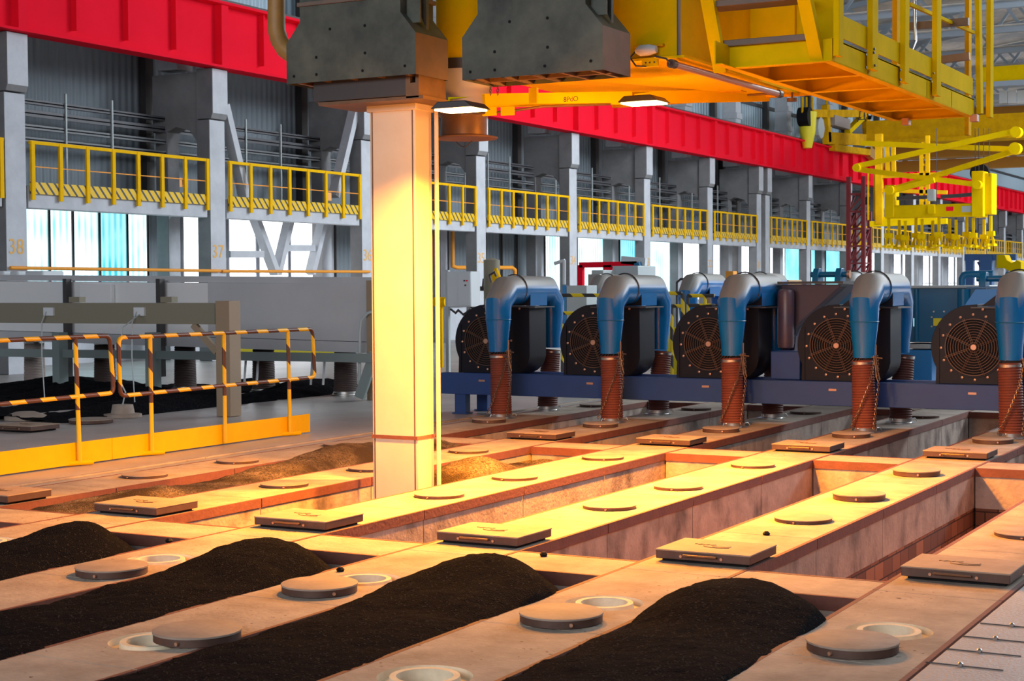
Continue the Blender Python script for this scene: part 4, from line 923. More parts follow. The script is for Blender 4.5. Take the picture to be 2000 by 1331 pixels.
# roof trusses
def truss():
    o = thing('roof_truss', (0, 0, 0)); b = MB(); b.box(-25.2, -2, -0.12, 0.12, 11.9, 12.15); b.build('bottom_chord', m_truss, o)
    b = MB(); b.bar((-25.2, 0, 13.0), (-2, 0, 15.7), 0.2, 0.22); b.build('top_chord', m_truss, o)
    for q in range(8):
        x = -25+q*2.9; zt = 13.0+(x+25.2)/23.2*2.7
        b = MB(); b.bar((x, 0, 12.1), (x+1.45, 0, zt+0.1), 0.1, 0.12); b.bar((x+1.45, 0, zt+0.1), (x+2.9, 0, 12.1), 0.1, 0.12); b.build('lattice', m_truss, o)
    b = MB(); b.box(-25.2, -2, -0.45, 0.45, 12.14, 12.17); b.build('bottom_plate', m_greysheet, o)
    return o
TR = Proto(truss)
for k in range(16):
    TR.put((0, 50+6*k, 0), 'pale blue-grey roof truss in the far upper right, %s' % ['nearest', 'second', 'third', 'fourth', 'fifth', 'sixth', 'seventh', 'eighth', 'ninth', 'tenth', 'eleventh', 'twelfth', 'thirteenth', 'fourteenth', 'fifteenth', 'sixteenth'][k], 'roof truss', 'roof trusses')
# red lattice mast
p0 = at(1678, 560, X=-21.8); o = thing('lattice_mast', (p0.x, p0.y, 0), 'tall dark red lattice mast standing before the far columns', 'mast')
cx, cy = p0.x, p0.y
for dx_, dy_ in ((-0.35, -0.5), (0.35, -0.5), (-0.35, 0.5), (0.35, 0.5)):
    b = MB(); b.box(cx+dx_-0.09, cx+dx_+0.09, cy+dy_-0.09, cy+dy_+0.09, 0, 6.6 if dy_ < 0 else 5.0); b.build('mast_leg', m_reddk, o)
b = MB()
for q in range(7):
    z = 0.2+q*0.8
    for yy in (-0.5, 0.5):
        b.bar((cx-0.35, cy+yy, z), (cx+0.35, cy+yy, z+0.8), 0.07, 0.07); b.bar((cx-0.35, cy+yy, z+0.8), (cx+0.35, cy+yy, z+0.8), 0.07, 0.07)
    for xx in (-0.35, 0.35): b.bar((cx+xx, cy-0.5, z), (cx+xx, cy+0.5, z+0.8), 0.07, 0.07); b.bar((cx+xx, cy-0.5, z+0.8), (cx+xx, cy+0.5, z+0.8), 0.07, 0.07)
b.build('lattice', m_reddk, o)
#==NEAR CRANE==
ZB = 3.45
# yellow box girder
g0 = at(1008, 163, Z=ZB); g1 = at(1322, 114, Z=ZB); g2 = at(1200, 205, Z=ZB)
gx0, gx1, gy0, gy1 = g0.x, g1.x, 11.95, g2.y
o = thing('crane_box_girder', ((gx0+gx1)/2, (gy0+gy1)/2, ZB), 'big yellow crane box, its underside glowing orange above the red beam', 'crane body')
b = MB(); b.box(gx0, gx1, gy0, gy1, ZB+0.02, 6.0); b.build('box_body', m_yelc, o, bevel=0.01)
b = MB(); b.box(gx0-0.02, gx1+0.07, gy0-0.04, gy1+0.03, ZB, ZB+0.02); b.build('bottom_flange', m_yelc, o)
b = MB(); b.box(gx0+0.05, gx1-0.3, gy1-0.5, gy1-0.36, ZB-0.008, ZB); b.build('underside_strip', m_oran, o)
b = MB(); b.box(gx0-0.02, gx1+0.2, gy1+0.03, gy1+0.10, ZB-0.02, ZB+0.07); b.build('edge_beam', m_oran, o)
b = MB(); b.box(gx1, gx1+0.012, gy0-0.02, gy0+0.03, ZB, 6.0); b.build('corner_seam', m_dark, o)
p = at(1322, 116, Y=gy0-0.06)
# sockets, junction box, tube lamp
p = at(1262, 98, Y=gy0-0.08); o = thing('alarm_lamp', p, 'small grey lamp fitting with cable at the lower edge of the yellow box', 'lamp fitting')
b = MB(); b.sweep([p+Vector((-0.09, 0, -0.0)), p+Vector((-0.05, 0, 0)), p+Vector((0.03, 0, 0)), p+Vector((0.09, 0, 0.0))], [0.02, 0.045, 0.045, 0.028], 16); b.build('lamp_body', m_cab, o)
b = MB(); b.box(p.x-0.13, p.x+0.13, p.y+0.03, p.y+0.07, p.z+0.03, p.z+0.05); b.build('bracket', m_oran, o)
b = MB(); b.sweep([p+Vector((-0.09, 0, 0)), p+Vector((-0.14, 0, -0.05)), p+Vector((-0.09, 0, -0.12)), p+Vector((0, 0, -0.13))], 0.007, 6); b.build('cable', m_dark, o)
p = at(1270, 122, Y=gy0-0.05); o = thing('terminal_box', p, 'small yellow terminal plate under the lamp fitting', 'terminal box'); b = MB(); b.box(p.x-0.07, p.x+0.07, p.y-0.01, p.y+0.01, p.z-0.035, p.z+0.035); b.build('plate', m_yelc, o)
for d in (-0.035, 0.0, 0.04): b = MB(); b.box(p.x+d-0.006, p.x+d+0.006, p.y-0.014, p.y-0.009, p.z-0.008, p.z+0.004); b.build('slot', m_dark, o)
ta = at(1310, 124, Z=ZB-0.05); tb = at(1524, 184, Z=ZB-0.05)
o = thing('tube_pipe', (ta+tb)/2, 'long brownish tube running under the right edge of the yellow box', 'tube lamp')
b = MB(); b.sweep([ta, tb], 0.028, 16); b.build('tube', M('dusty_pink_tube', (0.34, 0.20, 0.15), 0.4), o)
b = MB(); b.sweep([ta, ta+(tb-ta)*0.03], 0.036, 12); b.build('end_clamp', m_dark, o)
b = MB(); b.sweep([tb, tb+(ta-tb)*0.03], 0.036, 12); b.build('end_clamp', m_dark, o)
b = MB(); b.sweep([ta+Vector((-0.12, -0.05, 0.06)), ta+Vector((-0.04, 0, 0.04)), ta], 0.009, 6); b.build('cable', m_dark, o)
b = MB(); b.sweep([at(900, 224, Y=11.6), at(990, 218, Y=11.9), at(1060, 208, Y=12.3), at(1180, 204, Y=13.0), at(1230, 200, Y=13.3), at(1350, 192, Y=14.3), at(1440, 187, Y=14.5), at(1500, 183, Y=14.5), at(1530, 188, Y=14.5)], 0.011, 8); tag(b.build('power_cable', m_brn), 'thin brown cable slung from the drum along the yellow arm to the tube', 'cable')
# arm with the floodlights
o = thing('lamp_arm', at(1000, 190, Y=12.0), 'yellow steel arm between the chute and the box, carrying the floodlights', 'crane arm')
b = MB(); b.bar(at(945, 197, Y=11.9), at(1500, 186, Y=14.75), 0.04, 0.115); b.build('arm_bar', m_yelc, o)
b = MB(); b.bar(at(1042, 172, Y=11.9), at(1042, 202, Y=11.9), 0.075, 0.03, (0, 1, 0)); b.build('hanger_strap', m_yelc, o)
for (u0, u1, v) in ((942, 968, 220), (978, 1003, 219)):
    a = at(u0, v, Y=11.75); c = at(u1, v, Y=11.75); b = MB(); b.box(a.x, c.x, 11.75, 11.77, a.z-0.03, a.z+0.04); b.build('tab', m_yelc, o)
text('chalk_mark', '8PdO', 0.06, m_dark, at(1115, 194, Y=12.28), FACE_NY, o, 0.001)
for u in (958, 972):
    b = MB(); chain(b, [at(u, 168, Y=11.8), at(u, 186, Y=11.8)], 0.03, 0.003); tag(b.build('short_chain', m_dark), 'short black chain above the yellow arm, %s of two' % ('left' if u < 965 else 'right'), 'chain')
# platform: underside frame, side panels, posts
ZP = 3.30
pa, pb, pc, pd = at(1602, 120, Z=ZP), at(1912, 222, Z=ZP), at(1750, 235, Z=ZP), at(1440, 145, Z=ZP)
xr, xl = (pa.x+pb.x)/2, (pc.x+at(1500, 162, Z=ZP).x)/2
yn, yf = pa.y, pc.y
o = thing('access_platform', ((xl+xr)/2, (yn+yf)/2, ZP), 'yellow overhead access platform with ribbed underside at the upper right', 'crane platform')
b = MB(); b.box(xr-0.015, xr, yn, yf, ZP, ZP+0.17); b.box(xr-0.07, xr, yn, yf, ZP-0.008, ZP); b.build('right_channel', m_yelc, o, bevel=0.003)
b = MB(); b.box(xl, xl+0.015, yn-0.3, yf, ZP, ZP+0.17); b.box(xl, xl+0.07, yn-0.3, yf, ZP-0.008, ZP); b.build('left_channel', m_yelc, o, bevel=0.003)
for k in range(6):
    y = yn+(yf-yn)*k/5
    b = MB(); b.box(xl, xr, y-0.008, y+0.008, ZP, ZP+0.16); b.box(xl, xr, y-0.035, y+0.035, ZP-0.006, ZP); b.build('cross_rib', m_yelc, o)
b = MB(); b.box(xl, xr, yn, yf, ZP+0.155, ZP+0.165); b.build('deck', m_oran, o)
b = MB(); b.box(xr+0.0, xr+0.012, yn+0.1, yf-0.1, ZP+0.19, ZP+0.36); b.build('kick_plate', m_yelc, o)
for q, (u, wd, lean) in enumerate(((1636, 0.07, 0), (1703, 0.10, 0.0), (1765, 0.085, 0.02), (1828, 0.10, 0.0), (1913, 0.075, -0.10), (1932, 0.09, 0.0))):
    ys_ = at(u, 200, X=xr+0.03).y; b = MB(); zt = 5.6
    b.bar((xr+0.035, ys_, ZP+0.03), (xr+0.035, ys_+lean*2, zt), 0.045, wd*1.6, (0, 1, 0)); b.build('rail_post', m_yelc, o, bevel=0.004)
for q, u in enumerate((1745, 1886)):
    ys_ = at(u, 60, X=xl).y; b = MB(); b.bar((xl+0.03, ys_, ZP+0.1), (xl+0.03, ys_, 5.6), 0.05, 0.13, (0, 1, 0)); b.build('rear_post', m_oran, o)
b = MB(); b.bar(at(1776, 8, X=xr-0.1), at(1902, 64, X=xr-0.1), 0.03, 0.03); b.build('diagonal_rod', m_yelc, o)
for (u0, v0, u1, v1) in ((1775, 52, 1892, 42), (1830, 118, 1894, 110)):
    b = MB(); b.bar(at(u0, v0, Y=yf-0.5), at(u1, v1, Y=yf-0.5), 0.06, 0.07); b.build('rear_tread', m_brn, o)
b = MB(); b.sweep([at(1786, 0, X=xl+0.4), at(1788, 80, X=xl+0.4), at(1780, 98, X=xl+0.4)], 0.016, 10); b.build('bent_handrail', m_chrome, o)
for (u, v) in ((1707, 96), (1706, 103), (1708, 128), (1822, 143), (1818, 160), (1757, 137), (1757, 156), (1690, 107), (1690, 132), (1904, 190), (1904, 208)):
    p = at(u, v, X=xr+0.06); b = MB(); b.lathe([(0.011, 0), (0.011, 0.01), (0, 0.012)], p, 8, 'x'); b.build('bolt', m_dark, o)
for u, v in ((1770, 238), (1903, 231)):
    p = at(u, v, Y=yf-0.03); b = MB(); b.box(p.x-0.035, p.x+0.035, p.y-0.05, p.y+0.05, p.z-0.035, p.z+0.035); tag(b.build('rubber_bumper', M('salmon_box', (0.55, 0.28, 0.16), 0.5) if u == 1770 else MATS['salmon_box'], bevel=0.004), 'small salmon coloured box under the far edge of the platform, %s' % ('left one' if u == 1770 else 'right one'), 'sensor box')
p = at(1547, 192, Y=14.6); b = MB(); b.lathe([(0.0, -0.03), (0.05, -0.03), (0.05, 0.0), (0.01, 0.0), (0.01, 0.12), (0, 0.12)], p, 20); tag(b.build('round_buzzer', m_brn), 'small brown round fitting under the far end of the tube', 'fitting')
# ladder stair
o = thing('crane_stair', at(1500, 120, Y=11.7), 'steep yellow stair with two grey treads beside the yellow box', 'stair')
Y1_ = 11.66
b = MB(); b.bar(at(1408, 140, Y=Y1_), at(1336, -260, Y=Y1_-0.7), 0.10, 0.05); b.build('stringer', m_yelc, o)
b = MB(); b.bar(at(1598, 118, Y=Y1_), at(1522, -238, Y=Y1_-0.7), 0.10, 0.06); b.build('stringer', m_yelc, o)
for (u0, v0, u1, v1, yy) in ((1404, 92, 1575, 73, Y1_-0.05), (1384, 12, 1562, -4, Y1_-0.2)):
    a = at(u0, v0, Y=yy); c = at(u1, v1, Y=yy); b = MB(); zm = (a.z+c.z)/2; b.box(a.x, c.x, yy-0.02, yy+0.22, zm-0.012, zm+0.035); b.build('tread', m_hopr, o, bevel=0.004)
b = MB(); a = at(1404, 100, Y=Y1_+0.1); c = at(1590, 85, Y=Y1_+0.1); a2 = at(1404, 138, Y=Y1_+0.1); b.box(a.x, c.x, Y1_+0.05, Y1_+0.08, ZP, (a.z+c.z)/2); b.build('foot_plate', m_yelc, o)
b = MB(); a = at(1402, 20, Y=13.6); c = at(1552, 95, Y=13.6); b.box(a.x, c.x, 13.6, 13.65, ZP+0.17, 5.6); b.box(a.x, c.x+0.15, 13.65, 13.7, ZP+0.17, 5.6); b.build('back_panel', m_yelc, o)
b = MB(); b.box(at(1562, 60, Y=12.6).x, at(1575, 60, Y=12.6).x, 12.6, 13.6, ZP+0.17, 5.6); b.build('door_edge', m_yelc, o)
b = MB(); b.bar(at(1612, 118, Y=Y1_+0.15), at(1608, -60, Y=Y1_+0.15), 0.16, 0.03, (0, 1, 0)); b.build('side_plate', m_yelc, o)

#==FAR CRANE==
YC = 72.0
o = thing('overhead_crane', (-18, YC, 8.2), 'yellow-orange overhead crane bridge in the distance, riding on the red girder', 'overhead crane')
def C(u, v, Y=YC): return at(u, v, Y=Y)
zb = C(1850, 296).z; 
b = MB(); b.box(C(1692, 290).x, 2, YC, YC+1.0, C(1850, 268).z, C(1850, 228).z); b.build('girder', m_oran, o)
b = MB(); b.box(C(1692, 290).x, 2, YC-0.2, YC+1.2, C(1850, 276).z, C(1850, 268).z); b.build('girder_flange', m_oran, o)
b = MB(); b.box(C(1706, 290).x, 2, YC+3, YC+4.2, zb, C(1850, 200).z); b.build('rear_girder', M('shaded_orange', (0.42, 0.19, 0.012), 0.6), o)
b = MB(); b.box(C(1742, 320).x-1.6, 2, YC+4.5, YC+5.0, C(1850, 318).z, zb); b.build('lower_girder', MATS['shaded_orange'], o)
b = MB(); b.box(C(1940, 130, YC).x, 2, YC-3, YC-2.4, C(1970, 158, YC-3).z, C(1970, 128, YC-3).z); b.build('upper_walkway', m_yelc, o)
b = MB(); b.box(C(1940, 130, YC).x, 2, YC-3.1, YC-2.3, C(1970, 168, YC-3).z, C(1970, 158, YC-3).z); b.build('walkway_edge', m_truss, o)
for q, u in enumerate((1960, 1977, 1995)):
    p = C(u, 188, YC-0.3); b = MB(); b.box(p.x-0.17, p.x+0.17, YC-0.35, YC-0.2, p.z-0.3, p.z+0.25); b.build('control_box', m_cab, o)
# end carriage along the rail
def K(u, v): return at(u, v, X=WX+0.35)
def carr(u0, v0, u1, v1, th=0.3, name='carriage_member', m_=None):
    b = MB(); b.bar(K(u0, v0), K(u1, v1), th, 0.28, (1, 0, 0)); b.build(name, m_ or m_oran, o)
carr(1584, 222, 1690, 222, 0.35); carr(1612, 270, 1735, 276, 0.55); carr(1612, 205, 1616, 278, 0.38); carr(1688, 198, 1692, 262, 0.30); carr(1655, 258, 1685, 228, 0.25, 'diagonal', m_yelc); carr(1690, 240, 1712, 280, 0.6)
carr(1625, 288, 1695, 298, 0.3, 'wheel_truck')
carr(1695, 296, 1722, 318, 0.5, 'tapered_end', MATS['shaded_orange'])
p = K(1577, 252); b = MB(); b.lathe([(0.20, -0.85), (0.36, -0.1), (0.42, 0.75), (0.0, 0.75)], p, 16); b.build('yellow_buffer', m_yelbright, o)
p = K(1572, 228); b = MB(); b.lathe([(0, -0.25), (0.42, -0.25), (0.42, 0.25), (0, 0.25)], p, 20, 'x'); b.build('black_wheel', m_black, o)
p = K(1600, 250); b = MB(); b.lathe([(0, -0.1), (0.5, -0.1), (0.5, 0.1), (0, 0.1)], p, 8, 'x'); b.build('grey_plate', m_pgrey, o)
p = K(1638, 240); b = MB(); b.box(p.x-0.2, p.x+0.2, p.y-1.2, p.y+1.2, p.z-0.22, p.z+0.25); b.build('motor', m_hosel, o)
for u in (1567, 1575, 1586, 1614): b = MB(); b.sweep([K(u, 190), K(u, 232)], 0.05, 6); b.build('rod', m_oran, o)
text('crane_lettering', 'Днёп', 0.55, m_dark, at(1703, 226, Y=YC-0.03), FACE_NY, o, 0.005)

# stacking spreader hanging from the far crane
YS = 45.0
def S(u, v, Y=YS): return at(u, v, Y=Y)
o = thing('stacking_spreader', S(1830, 410), 'bright yellow stacking spreader with scissor arms hanging before the far wall', 'crane spreader')
b = MB(); a, c = S(1728, 402), S(1905, 422); b.box(a.x, c.x, YS, YS+0.5, c.z, a.z); b.build('main_beam', m_yelc, o, bevel=0.02)
for (u0, v0, u1, v1, d) in ((1728, 362, 1746, 424, -0.04), (1899, 335, 1922, 424, -0.1), (1922, 338, 1936, 418, 0.1), (1812, 400, 1827, 418, -0.07)):
    b = MB(); a, c = S(u0, v0), S(u1, v1); b.box(a.x, c.x, YS+d, YS+0.6+d, c.z, a.z); b.build('upright', m_yelc, o, bevel=0.02)
for (u0, v0, u1, v1, d) in ((1674, 325, 1984, 256, 0.0), (1674, 331, 1910, 361, 0.15), (1744, 370, 1978, 296, 0.2), (1682, 280, 1982, 292, 0.4), (1745, 372, 1825, 352, 0.0)):
    b = MB(); b.bar(S(u0, v0, YS-0.2+d), S(u1, v1, YS-0.2+d), 0.14, 0.14); b.build('scissor_arm', m_yelc, o)
for (u, v, r) in ((1673, 328, 0.11), (1984, 258, 0.15), (1982, 290, 0.16), (1737, 372, 0.13), (1908, 361, 0.12)):
    p = S(u, v, YS-0.3); b = MB(); b.lathe([(0, -0.05), (r, -0.05), (r, 0.25), (0, 0.25)], p, 14, 'y'); b.build('hinge', m_yelc, o)
p = S(1918, 340); b = MB(); b.lathe([(0, -0.1), (0.26, -0.1), (0.26, 0.1), (0, 0.1)], S(1914, 338, YS+0.8), 20, 'y'); b.build('sheave', m_black, o)
b = MB(); b.bar(S(1752, 388), S(1810, 385), 0.1, 0.1); b.build('shaft', m_dark, o)
b = MB(); b.bar(S(1838, 385), S(1900, 380), 0.1, 0.1); b.build('shaft', m_dark, o)
b = MB(); a, c = S(1811, 370), S(1823, 392); b.box(a.x, c.x, YS, YS+0.3, c.z, a.z); b.build('gearbox', m_pgrey, o)
b = MB(); a, c = S(1848, 404, YS-0.01), S(1862, 412, YS-0.01); b.box(a.x, c.x, YS-0.012, YS, c.z, a.z); b.build('red_badge', m_red, o)
b = MB(); a, c = S(1878, 403, YS-0.01), S(1897, 414, YS-0.01); b.box(a.x, c.x, YS-0.012, YS, c.z, a.z); b.build('grey_badge', m_pgrey, o)
b = MB()
x0_, x1_ = S(1732, 430).x, S(1932, 430).x
tong = None
for q in range(13):
    t = q/12; x = x0_+(x1_-x0_)*t; zt, zb_ = S(1830, 424).z, S(1830, 480).z
    if tong is None:
        b = MB(); b.bar((x, YS+0.2, zt), (x, YS+0.2, zt-0.45), 0.07, 0.07); b.box(x-0.10, x+0.10, YS+0.1, YS+0.3, zt-0.55, zt-0.42)
        b.bar((x-0.02, YS+0.2, zt-0.5), (x-0.10, YS+0.2, zb_), 0.04, 0.06); b.bar((x+0.02, YS+0.2, zt-0.5), (x+0.10, YS+0.2, zb_), 0.04, 0.06); b.box(x-0.13, x-0.03, YS, YS+0.4, zb_-0.03, zb_+0.03); b.box(x+0.03, x+0.13, YS, YS+0.4, zb_-0.03, zb_+0.03)
        tong = b.build('tong', m_yelc, o); bx = x
    else:
        c = tong.copy(); COL.objects.link(c); c.parent = o; c.location = (x-bx, 0.25*(q % 2), -0.04*(q % 3))
for u in (1905, 1912, 1921, 1932, 1829): b = MB(); b.sweep([S(u, 250), S(u, 345 if u > 1900 else 400)], 0.012, 5); b.build('hoist_rope', m_dark, o)
# orange operator frame with ladder behind the spreader
YL = 52.0
o = thing('operator_frame', at(1780, 400, Y=YL), 'orange-yellow tubular frame with ladder hanging behind the spreader', 'crane frame')
def F_(u0, v0, u1, v1, th=0.13, m_=m_oran, nm='frame_tube'): b = MB(); b.bar(at(u0, v0, Y=YL), at(u1, v1, Y=YL), th, th); b.build(nm, m_, o)
F_(1717, 262, 1718, 438, 0.22); F_(1717, 372, 1850, 376, 0.12); F_(1717, 345, 1850, 340, 0.12); F_(1800, 300, 1800, 400, 0.12); F_(1812, 265, 1812, 400, 0.12); F_(1700, 438, 1850, 432, 0.18, m_yelc); F_(1717, 425, 1740, 440, 0.12); F_(1718, 428, 1830, 430, 0.14, m_yelc)
for v in range(280, 400, 14): F_(1800, v, 1812, v, 0.07, m_oran, 'rung')
F_(1696, 330, 1696, 430, 0.05); F_(1708, 330, 1708, 430, 0.05)
F_(1733, 285, 1735, 345, 0.14); F_(1745, 285, 1746, 345, 0.12)
b = MB(); a, c = at(1690, 385, Y=YL), at(1698, 400, Y=YL); b.box(a.x, c.x, YL, YL+0.2, c.z, a.z); b.build('pendant_box', m_black, o)

#==MACHINES BEHIND THE FANS==
def bx(name, u0, v0, u1, v1, Y, d, m_, label=None, cat=None, parent=None, bevel=0.01, base=None):
    a, c = at(u0, v0, Y=Y), at(u1, v1, Y=Y); b = MB(); b.box(a.x, c.x, Y, Y+d, c.z if base is None else base, a.z); o_ = b.build(name, m_, parent, bevel=bevel)
    if label: tag(o_, label, cat)
    return o_
YB = 26.0
o = thing('electrical_cabinet', at(895, 600, Y=YB), 'white electrical cabinet on a post, right of the pale tube', 'electrical cabinet')
bx('cabinet_body', 873, 531, 920, 600, YB, 0.35, m_cab, parent=o); bx('cabinet_door', 894, 533, 919, 598, YB-0.02, 0.02, m_cab, parent=o); bx('post', 869, 528, 876, 650, YB+0.05, 0.08, m_pgrey, parent=o, base=0)
for u, v in ((905, 547), (910, 547), (907, 556)): bx('button', u, v, u+3, v+3, YB-0.03, 0.01, m_red if u == 910 else m_dark, parent=o, bevel=0)
b = MB(); b.sweep([at(880, 604, Y=YB), at(890, 612, Y=YB), at(895, 606, Y=YB), at(905, 615, Y=YB), at(920, 604, Y=YB)], 0.02, 6); b.build('cable_bundle', m_dark, o)
b = MB(); b.sweep([at(922, 640, Y=YB+1), at(923, 570, Y=YB+1), at(930, 564, Y=YB+1), at(945, 564, Y=YB+1), at(947, 545, Y=YB+1)], 0.045, 8); tag(b.build('bent_pipe', m_dark), 'dark bent pipe right of the white cabinet', 'pipe')
o = thing('brass_tank', at(960, 590, Y=YB), 'tall brass-yellow tank with valve behind the first duct', 'tank')
p = at(961, 600, Y=YB+1); b = MB(); b.lathe([(0.16, 0), (0.16, 1.1), (0.0, 1.15)], (p.x, YB+1, p.z-0.2), 18); b.build('tank_shell', m_olive, o)
b = MB(); p = at(969, 560, Y=YB+0.7); b.lathe([(0.04, -0.4), (0.08, -0.1), (0.05, 0), (0.09, 0.2), (0.03, 0.35)], p, 12); b.build('valve', m_oran, o)
b = MB(); b.sweep([at(960, 552, Y=YB), at(956, 538, Y=YB), at(966, 532, Y=YB), at(969, 540, Y=YB)], 0.02, 6); b.build('handle', m_dark, o)
b = MB(); a, c = at(850, 590, Y=YB+2), at(872, 590, Y=YB+2); b.sweep([a, c], 0.1, 12); b.sweep([Vector(((a.x+c.x)/2, a.y, 0)), (a+c)/2], 0.05, 8); tag(b.build('yellow_pipe', m_yel), 'thick yellow pipe just right of the pale tube', 'pipe')
o = thing('control_cabinet', at(1125, 600, Y=24), 'pale grey control cabinet with bright blue side between the first two ducts', 'control cabinet')
bx('cabinet_body', 1106, 558, 1146, 640, 24, 0.4, m_pgrey, parent=o, base=0); bx('blue_side', 1098, 558, 1106, 640, 24, 0.4, m_brightblue, parent=o, base=0)
b = MB(); b.sweep([at(1102, 556, Y=24.1), at(1102, 508, Y=24.1)], 0.03, 8); b.sweep([at(1103, 509, Y=24.1), at(1083, 515, Y=24.1)], 0.03, 8); tag(b.build('white_gallows', m_cab), 'thin white gallows pole above the control cabinet', 'pole')
o = thing('red_frame', at(1180, 540, Y=27), 'bright red steel portal frame between the first two ducts', 'steel frame')
for (u0, v0, u1, v1) in ((1135, 518, 1135, 620), (1133, 518, 1246, 516), (1188, 518, 1190, 560)): b = MB(); b.bar(at(u0, v0, Y=27), at(u1, v1, Y=27), 0.10 if u0 < 1180 else 0.16, 0.10); b.build('frame_bar', m_red, o)
bx('grey_hood', 1196, 520, 1246, 545, 26.5, 0.8, m_pgrey, 'pale grey machine hood beside the red frame above the second duct', 'machine hood')
bx('mixer_box', 1148, 536, 1172, 620, 25.5, 0.6, m_hood, 'dull grey box machine under the red frame', 'machine', base=0)
bx('small_grey_box', 1155, 528, 1178, 540, 26, 0.5, m_pgrey, 'small grey box on top of the box machine', 'machine')
b = MB(); b.bar(at(1215, 508, Y=27), at(1262, 512, Y=27), 0.1, 0.14); tag(b.build('white_rail', m_cab), 'short white rail with black fittings above the second duct', 'rail')
b = MB(); b.bar(at(1250, 514, Y=27), at(1260, 545, Y=27), 0.35, 0.1); tag(b.build('blue_column', m_bludk), 'short dark blue column right of the grey hood', 'machine part')
# second row of fan ducts far behind
for k, (u, v, s) in enumerate(((1180, 541, 'between the first and second near ducts'), (1358, 551, 'between the second and third near ducts'), (1480, 545, 'just above the third near duct'), (1665, 552, 'right of the lifting lug'))):
    p = at(u, v, Y=25); q = DUCP.put((p.x, 25.2, 0.59), 'distant arched blue duct of the second rig, %s' % s, 'duct', 'arched ducts of the far rig')
o = thing('support_frame', (-9, 25.4, 0), 'distant bright blue frame seen between the fans', 'steel frame')
b = MB(); a = at(1290, 660, Y=25); b.box(a.x-1.2, 0, 25.0, 25.1, 0.25, 0.60); b.build('front_beam', m_brightblue, o)
b = MB(); b.box(a.x-1.2, 0, 25.1, 26.2, 0.50, 0.58); b.build('deck', m_brightblue, o)
for x in (-12, -8, -4): b = MB(); b.box(x, x+0.15, 25.0, 25.12, 0, 0.25); b.build('leg', m_brightblue, o)
bx('bright_hopper', 1395, 548, 1420, 562, 27, 0.8, m_brightblue, 'small bright blue machine left of the third duct', 'machine', base=0)
bx('orange_valve', 1417, 530, 1432, 546, 27, 0.2, m_orange, 'small orange valve on the bright blue tray', 'valve')
b = MB(); q_ = at(1322, 570, Y=26); b.sweep([Vector((q_.x, q_.y, 0)), q_, at(1322, 552, Y=26), at(1330, 545, Y=26), at(1342, 547, Y=26)], 0.02, 8); tag(b.build('bent_hose', m_dark), 'thin black bent hose between the second and third ducts', 'hose')
def far_rail(label, Y, pts, posts):
    o = thing('safety_railing', at(*pts[0], Y=Y), label, 'safety railing', 'distant striped railings')
    for q in range(0, len(pts), 2): b = MB(); b.sweep([at(*pts[q], Y=Y), at(*pts[q+1], Y=Y)], 0.028, 8); b.build('rail', m_hazf, o)
    for u, v0, v1 in posts: b = MB(); q_ = at(u, v0, Y=Y); b.sweep([q_, Vector((q_.x, q_.y, 0))], 0.028, 8); b.build('post', m_hazf, o)
far_rail('distant yellow-black railing between the first two ducts', 22.6, [(1098, 577), (1182, 577), (1098, 612), (1130, 612)], [(1098, 577, 655), (1180, 577, 605)])
far_rail('distant yellow-black railing loop right of the second duct', 22.6, [(1303, 573), (1332, 573), (1303, 598), (1332, 598)], [(1334, 575, 612), (1312, 598, 665), (1333, 573, 598)])
far_rail('distant yellow-black railing left of the third duct', 22.6, [(1343, 578), (1395, 578), (1343, 597), (1395, 597)], [(1344, 578, 600), (1377, 578, 600), (1392, 597, 610)])
b = MB(); a, c = at(1302, 650, Y=22.8), at(1322, 650, Y=22.8); b.box(a.x, c.x, 22.8, 22.84, 0.0, 1.0); tag(b.build('yellow_board', m_yelbright, bevel=0.005), 'yellow board seen between the second duct and third fan', 'board')
# big blue container and frames at the right
o = thing('blue_container', at(1780, 640, Y=21.6), 'wide petrol-blue steel casing with yellow plate behind the fourth duct', 'machine casing')
bx('casing', 1630, 563, 1925, 670, 21.6, 1.2, m_bludk, parent=o); bx('casing_rim', 1630, 559, 1930, 563, 21.55, 1.3, m_pgrey, parent=o)
bx('lower_strip', 1765, 672, 1815, 682, 21.6, 0.6, m_pgrey, parent=o); bx('blue_base', 1765, 684, 1820, 730, 21.6, 0.9, m_brightblue, parent=o, base=0.0)
bx('yellow_plate', 1823, 622, 1839, 637, 21.59, 0.01, m_yelbright, parent=o, bevel=0); bx('cyan_plate', 1784, 622, 1793, 638, 21.59, 0.01, MATS['teal_sheet'], parent=o, bevel=0)
b = MB(); a, c = at(1790, 565, Y=21.59), at(1790, 668, Y=21.59); b.sweep([a, c], 0.03, 10); b.build('pipe', m_bludk, o)
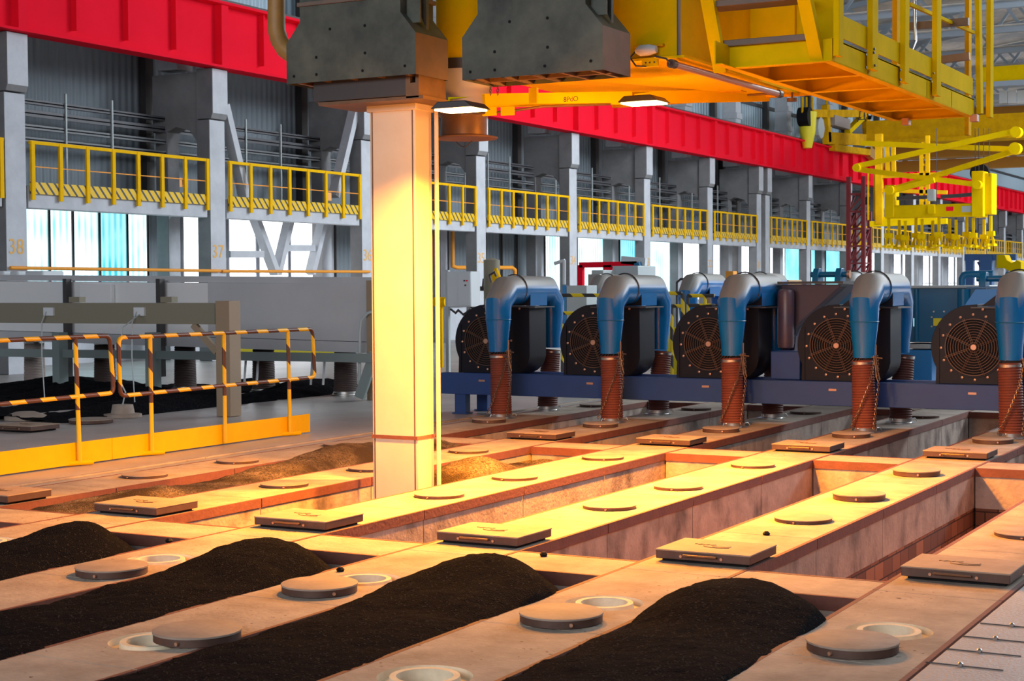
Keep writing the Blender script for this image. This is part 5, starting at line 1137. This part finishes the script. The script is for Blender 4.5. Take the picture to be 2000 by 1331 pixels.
b = MB(); a, c = at(1882, 565, Y=21.57), at(1882, 610, Y=21.57); b.sweep([a, c], 0.08, 16); b.build('pipe', m_bludk, o)
for (u, v) in ((1824, 609), (1844, 609), (1863, 609), (1820, 620), (1820, 638)): p = at(u, v, Y=21.58); b = MB(); b.lathe([(0, -0.01), (0.012, -0.01), (0.012, 0.01), (0, 0.01)], p, 8, 'y'); b.build('bolt', m_chrome, o)
o = thing('blue_gantry', at(1910, 560, Y=28), 'dark blue steel gantry above the blue casing at the right', 'steel frame')
for (u0, v0, u1, v1, t) in ((1895, 500, 1895, 562, 0.13), (1928, 500, 1928, 562, 0.2), (1885, 503, 1985, 503, 0.11), (1910, 512, 1925, 535, 0.04)): b = MB(); q_ = at(u1, v1, Y=28); b.bar(at(u0, v0, Y=28), Vector((q_.x, 28, 0)) if u0 == u1 else q_, t, t); b.build('gantry_bar', m_bluef if t < 0.05 else M('deep_blue', (0.01, 0.09, 0.25), 0.4) if 'deep_blue' not in MATS else MATS['deep_blue'], o)
b = MB(); q_ = at(1879, 562, Y=23); b.sweep([Vector((q_.x, 23, 0)), q_, at(1879, 545, Y=23), at(1883, 538, Y=23), at(1890, 536, Y=23), at(1940, 535, Y=23)], 0.05, 12); tag(b.build('blue_pipe', m_bludk), 'blue bent pipe on top of the blue casing at the right', 'pipe')
b = MB(); P = lambda u, v: (at(u, v, Y=27).x, at(u, v, Y=27).z)
b.prism([P(1946, 498), P(1962, 498), P(1966, 508), P(1976, 514), P(1986, 508), P(1994, 512), P(1994, 530), P(1976, 532), P(1960, 524), P(1946, 524)], 'y', 27, 27.4); tag(b.build('yellow_bracket', m_yelc, bevel=0.01), 'yellow notched bracket at the right edge above the ducts', 'bracket')
b = MB(); a, c = at(430, 690, Y=32), at(655, 668, Y=32); b.box(a.x, c.x, 32, 32.1, 0.0, at(500, 678, Y=32).z); tag(b.build('yellow_barrier', m_yelbright), 'bright yellow low barrier seen under the grey duct', 'barrier')
bx('pallet_load', 1345+30, 548, 1540, 556, 30, 0.8, m_wood, 'flat wooden boards behind the third duct', 'boards', base=0)
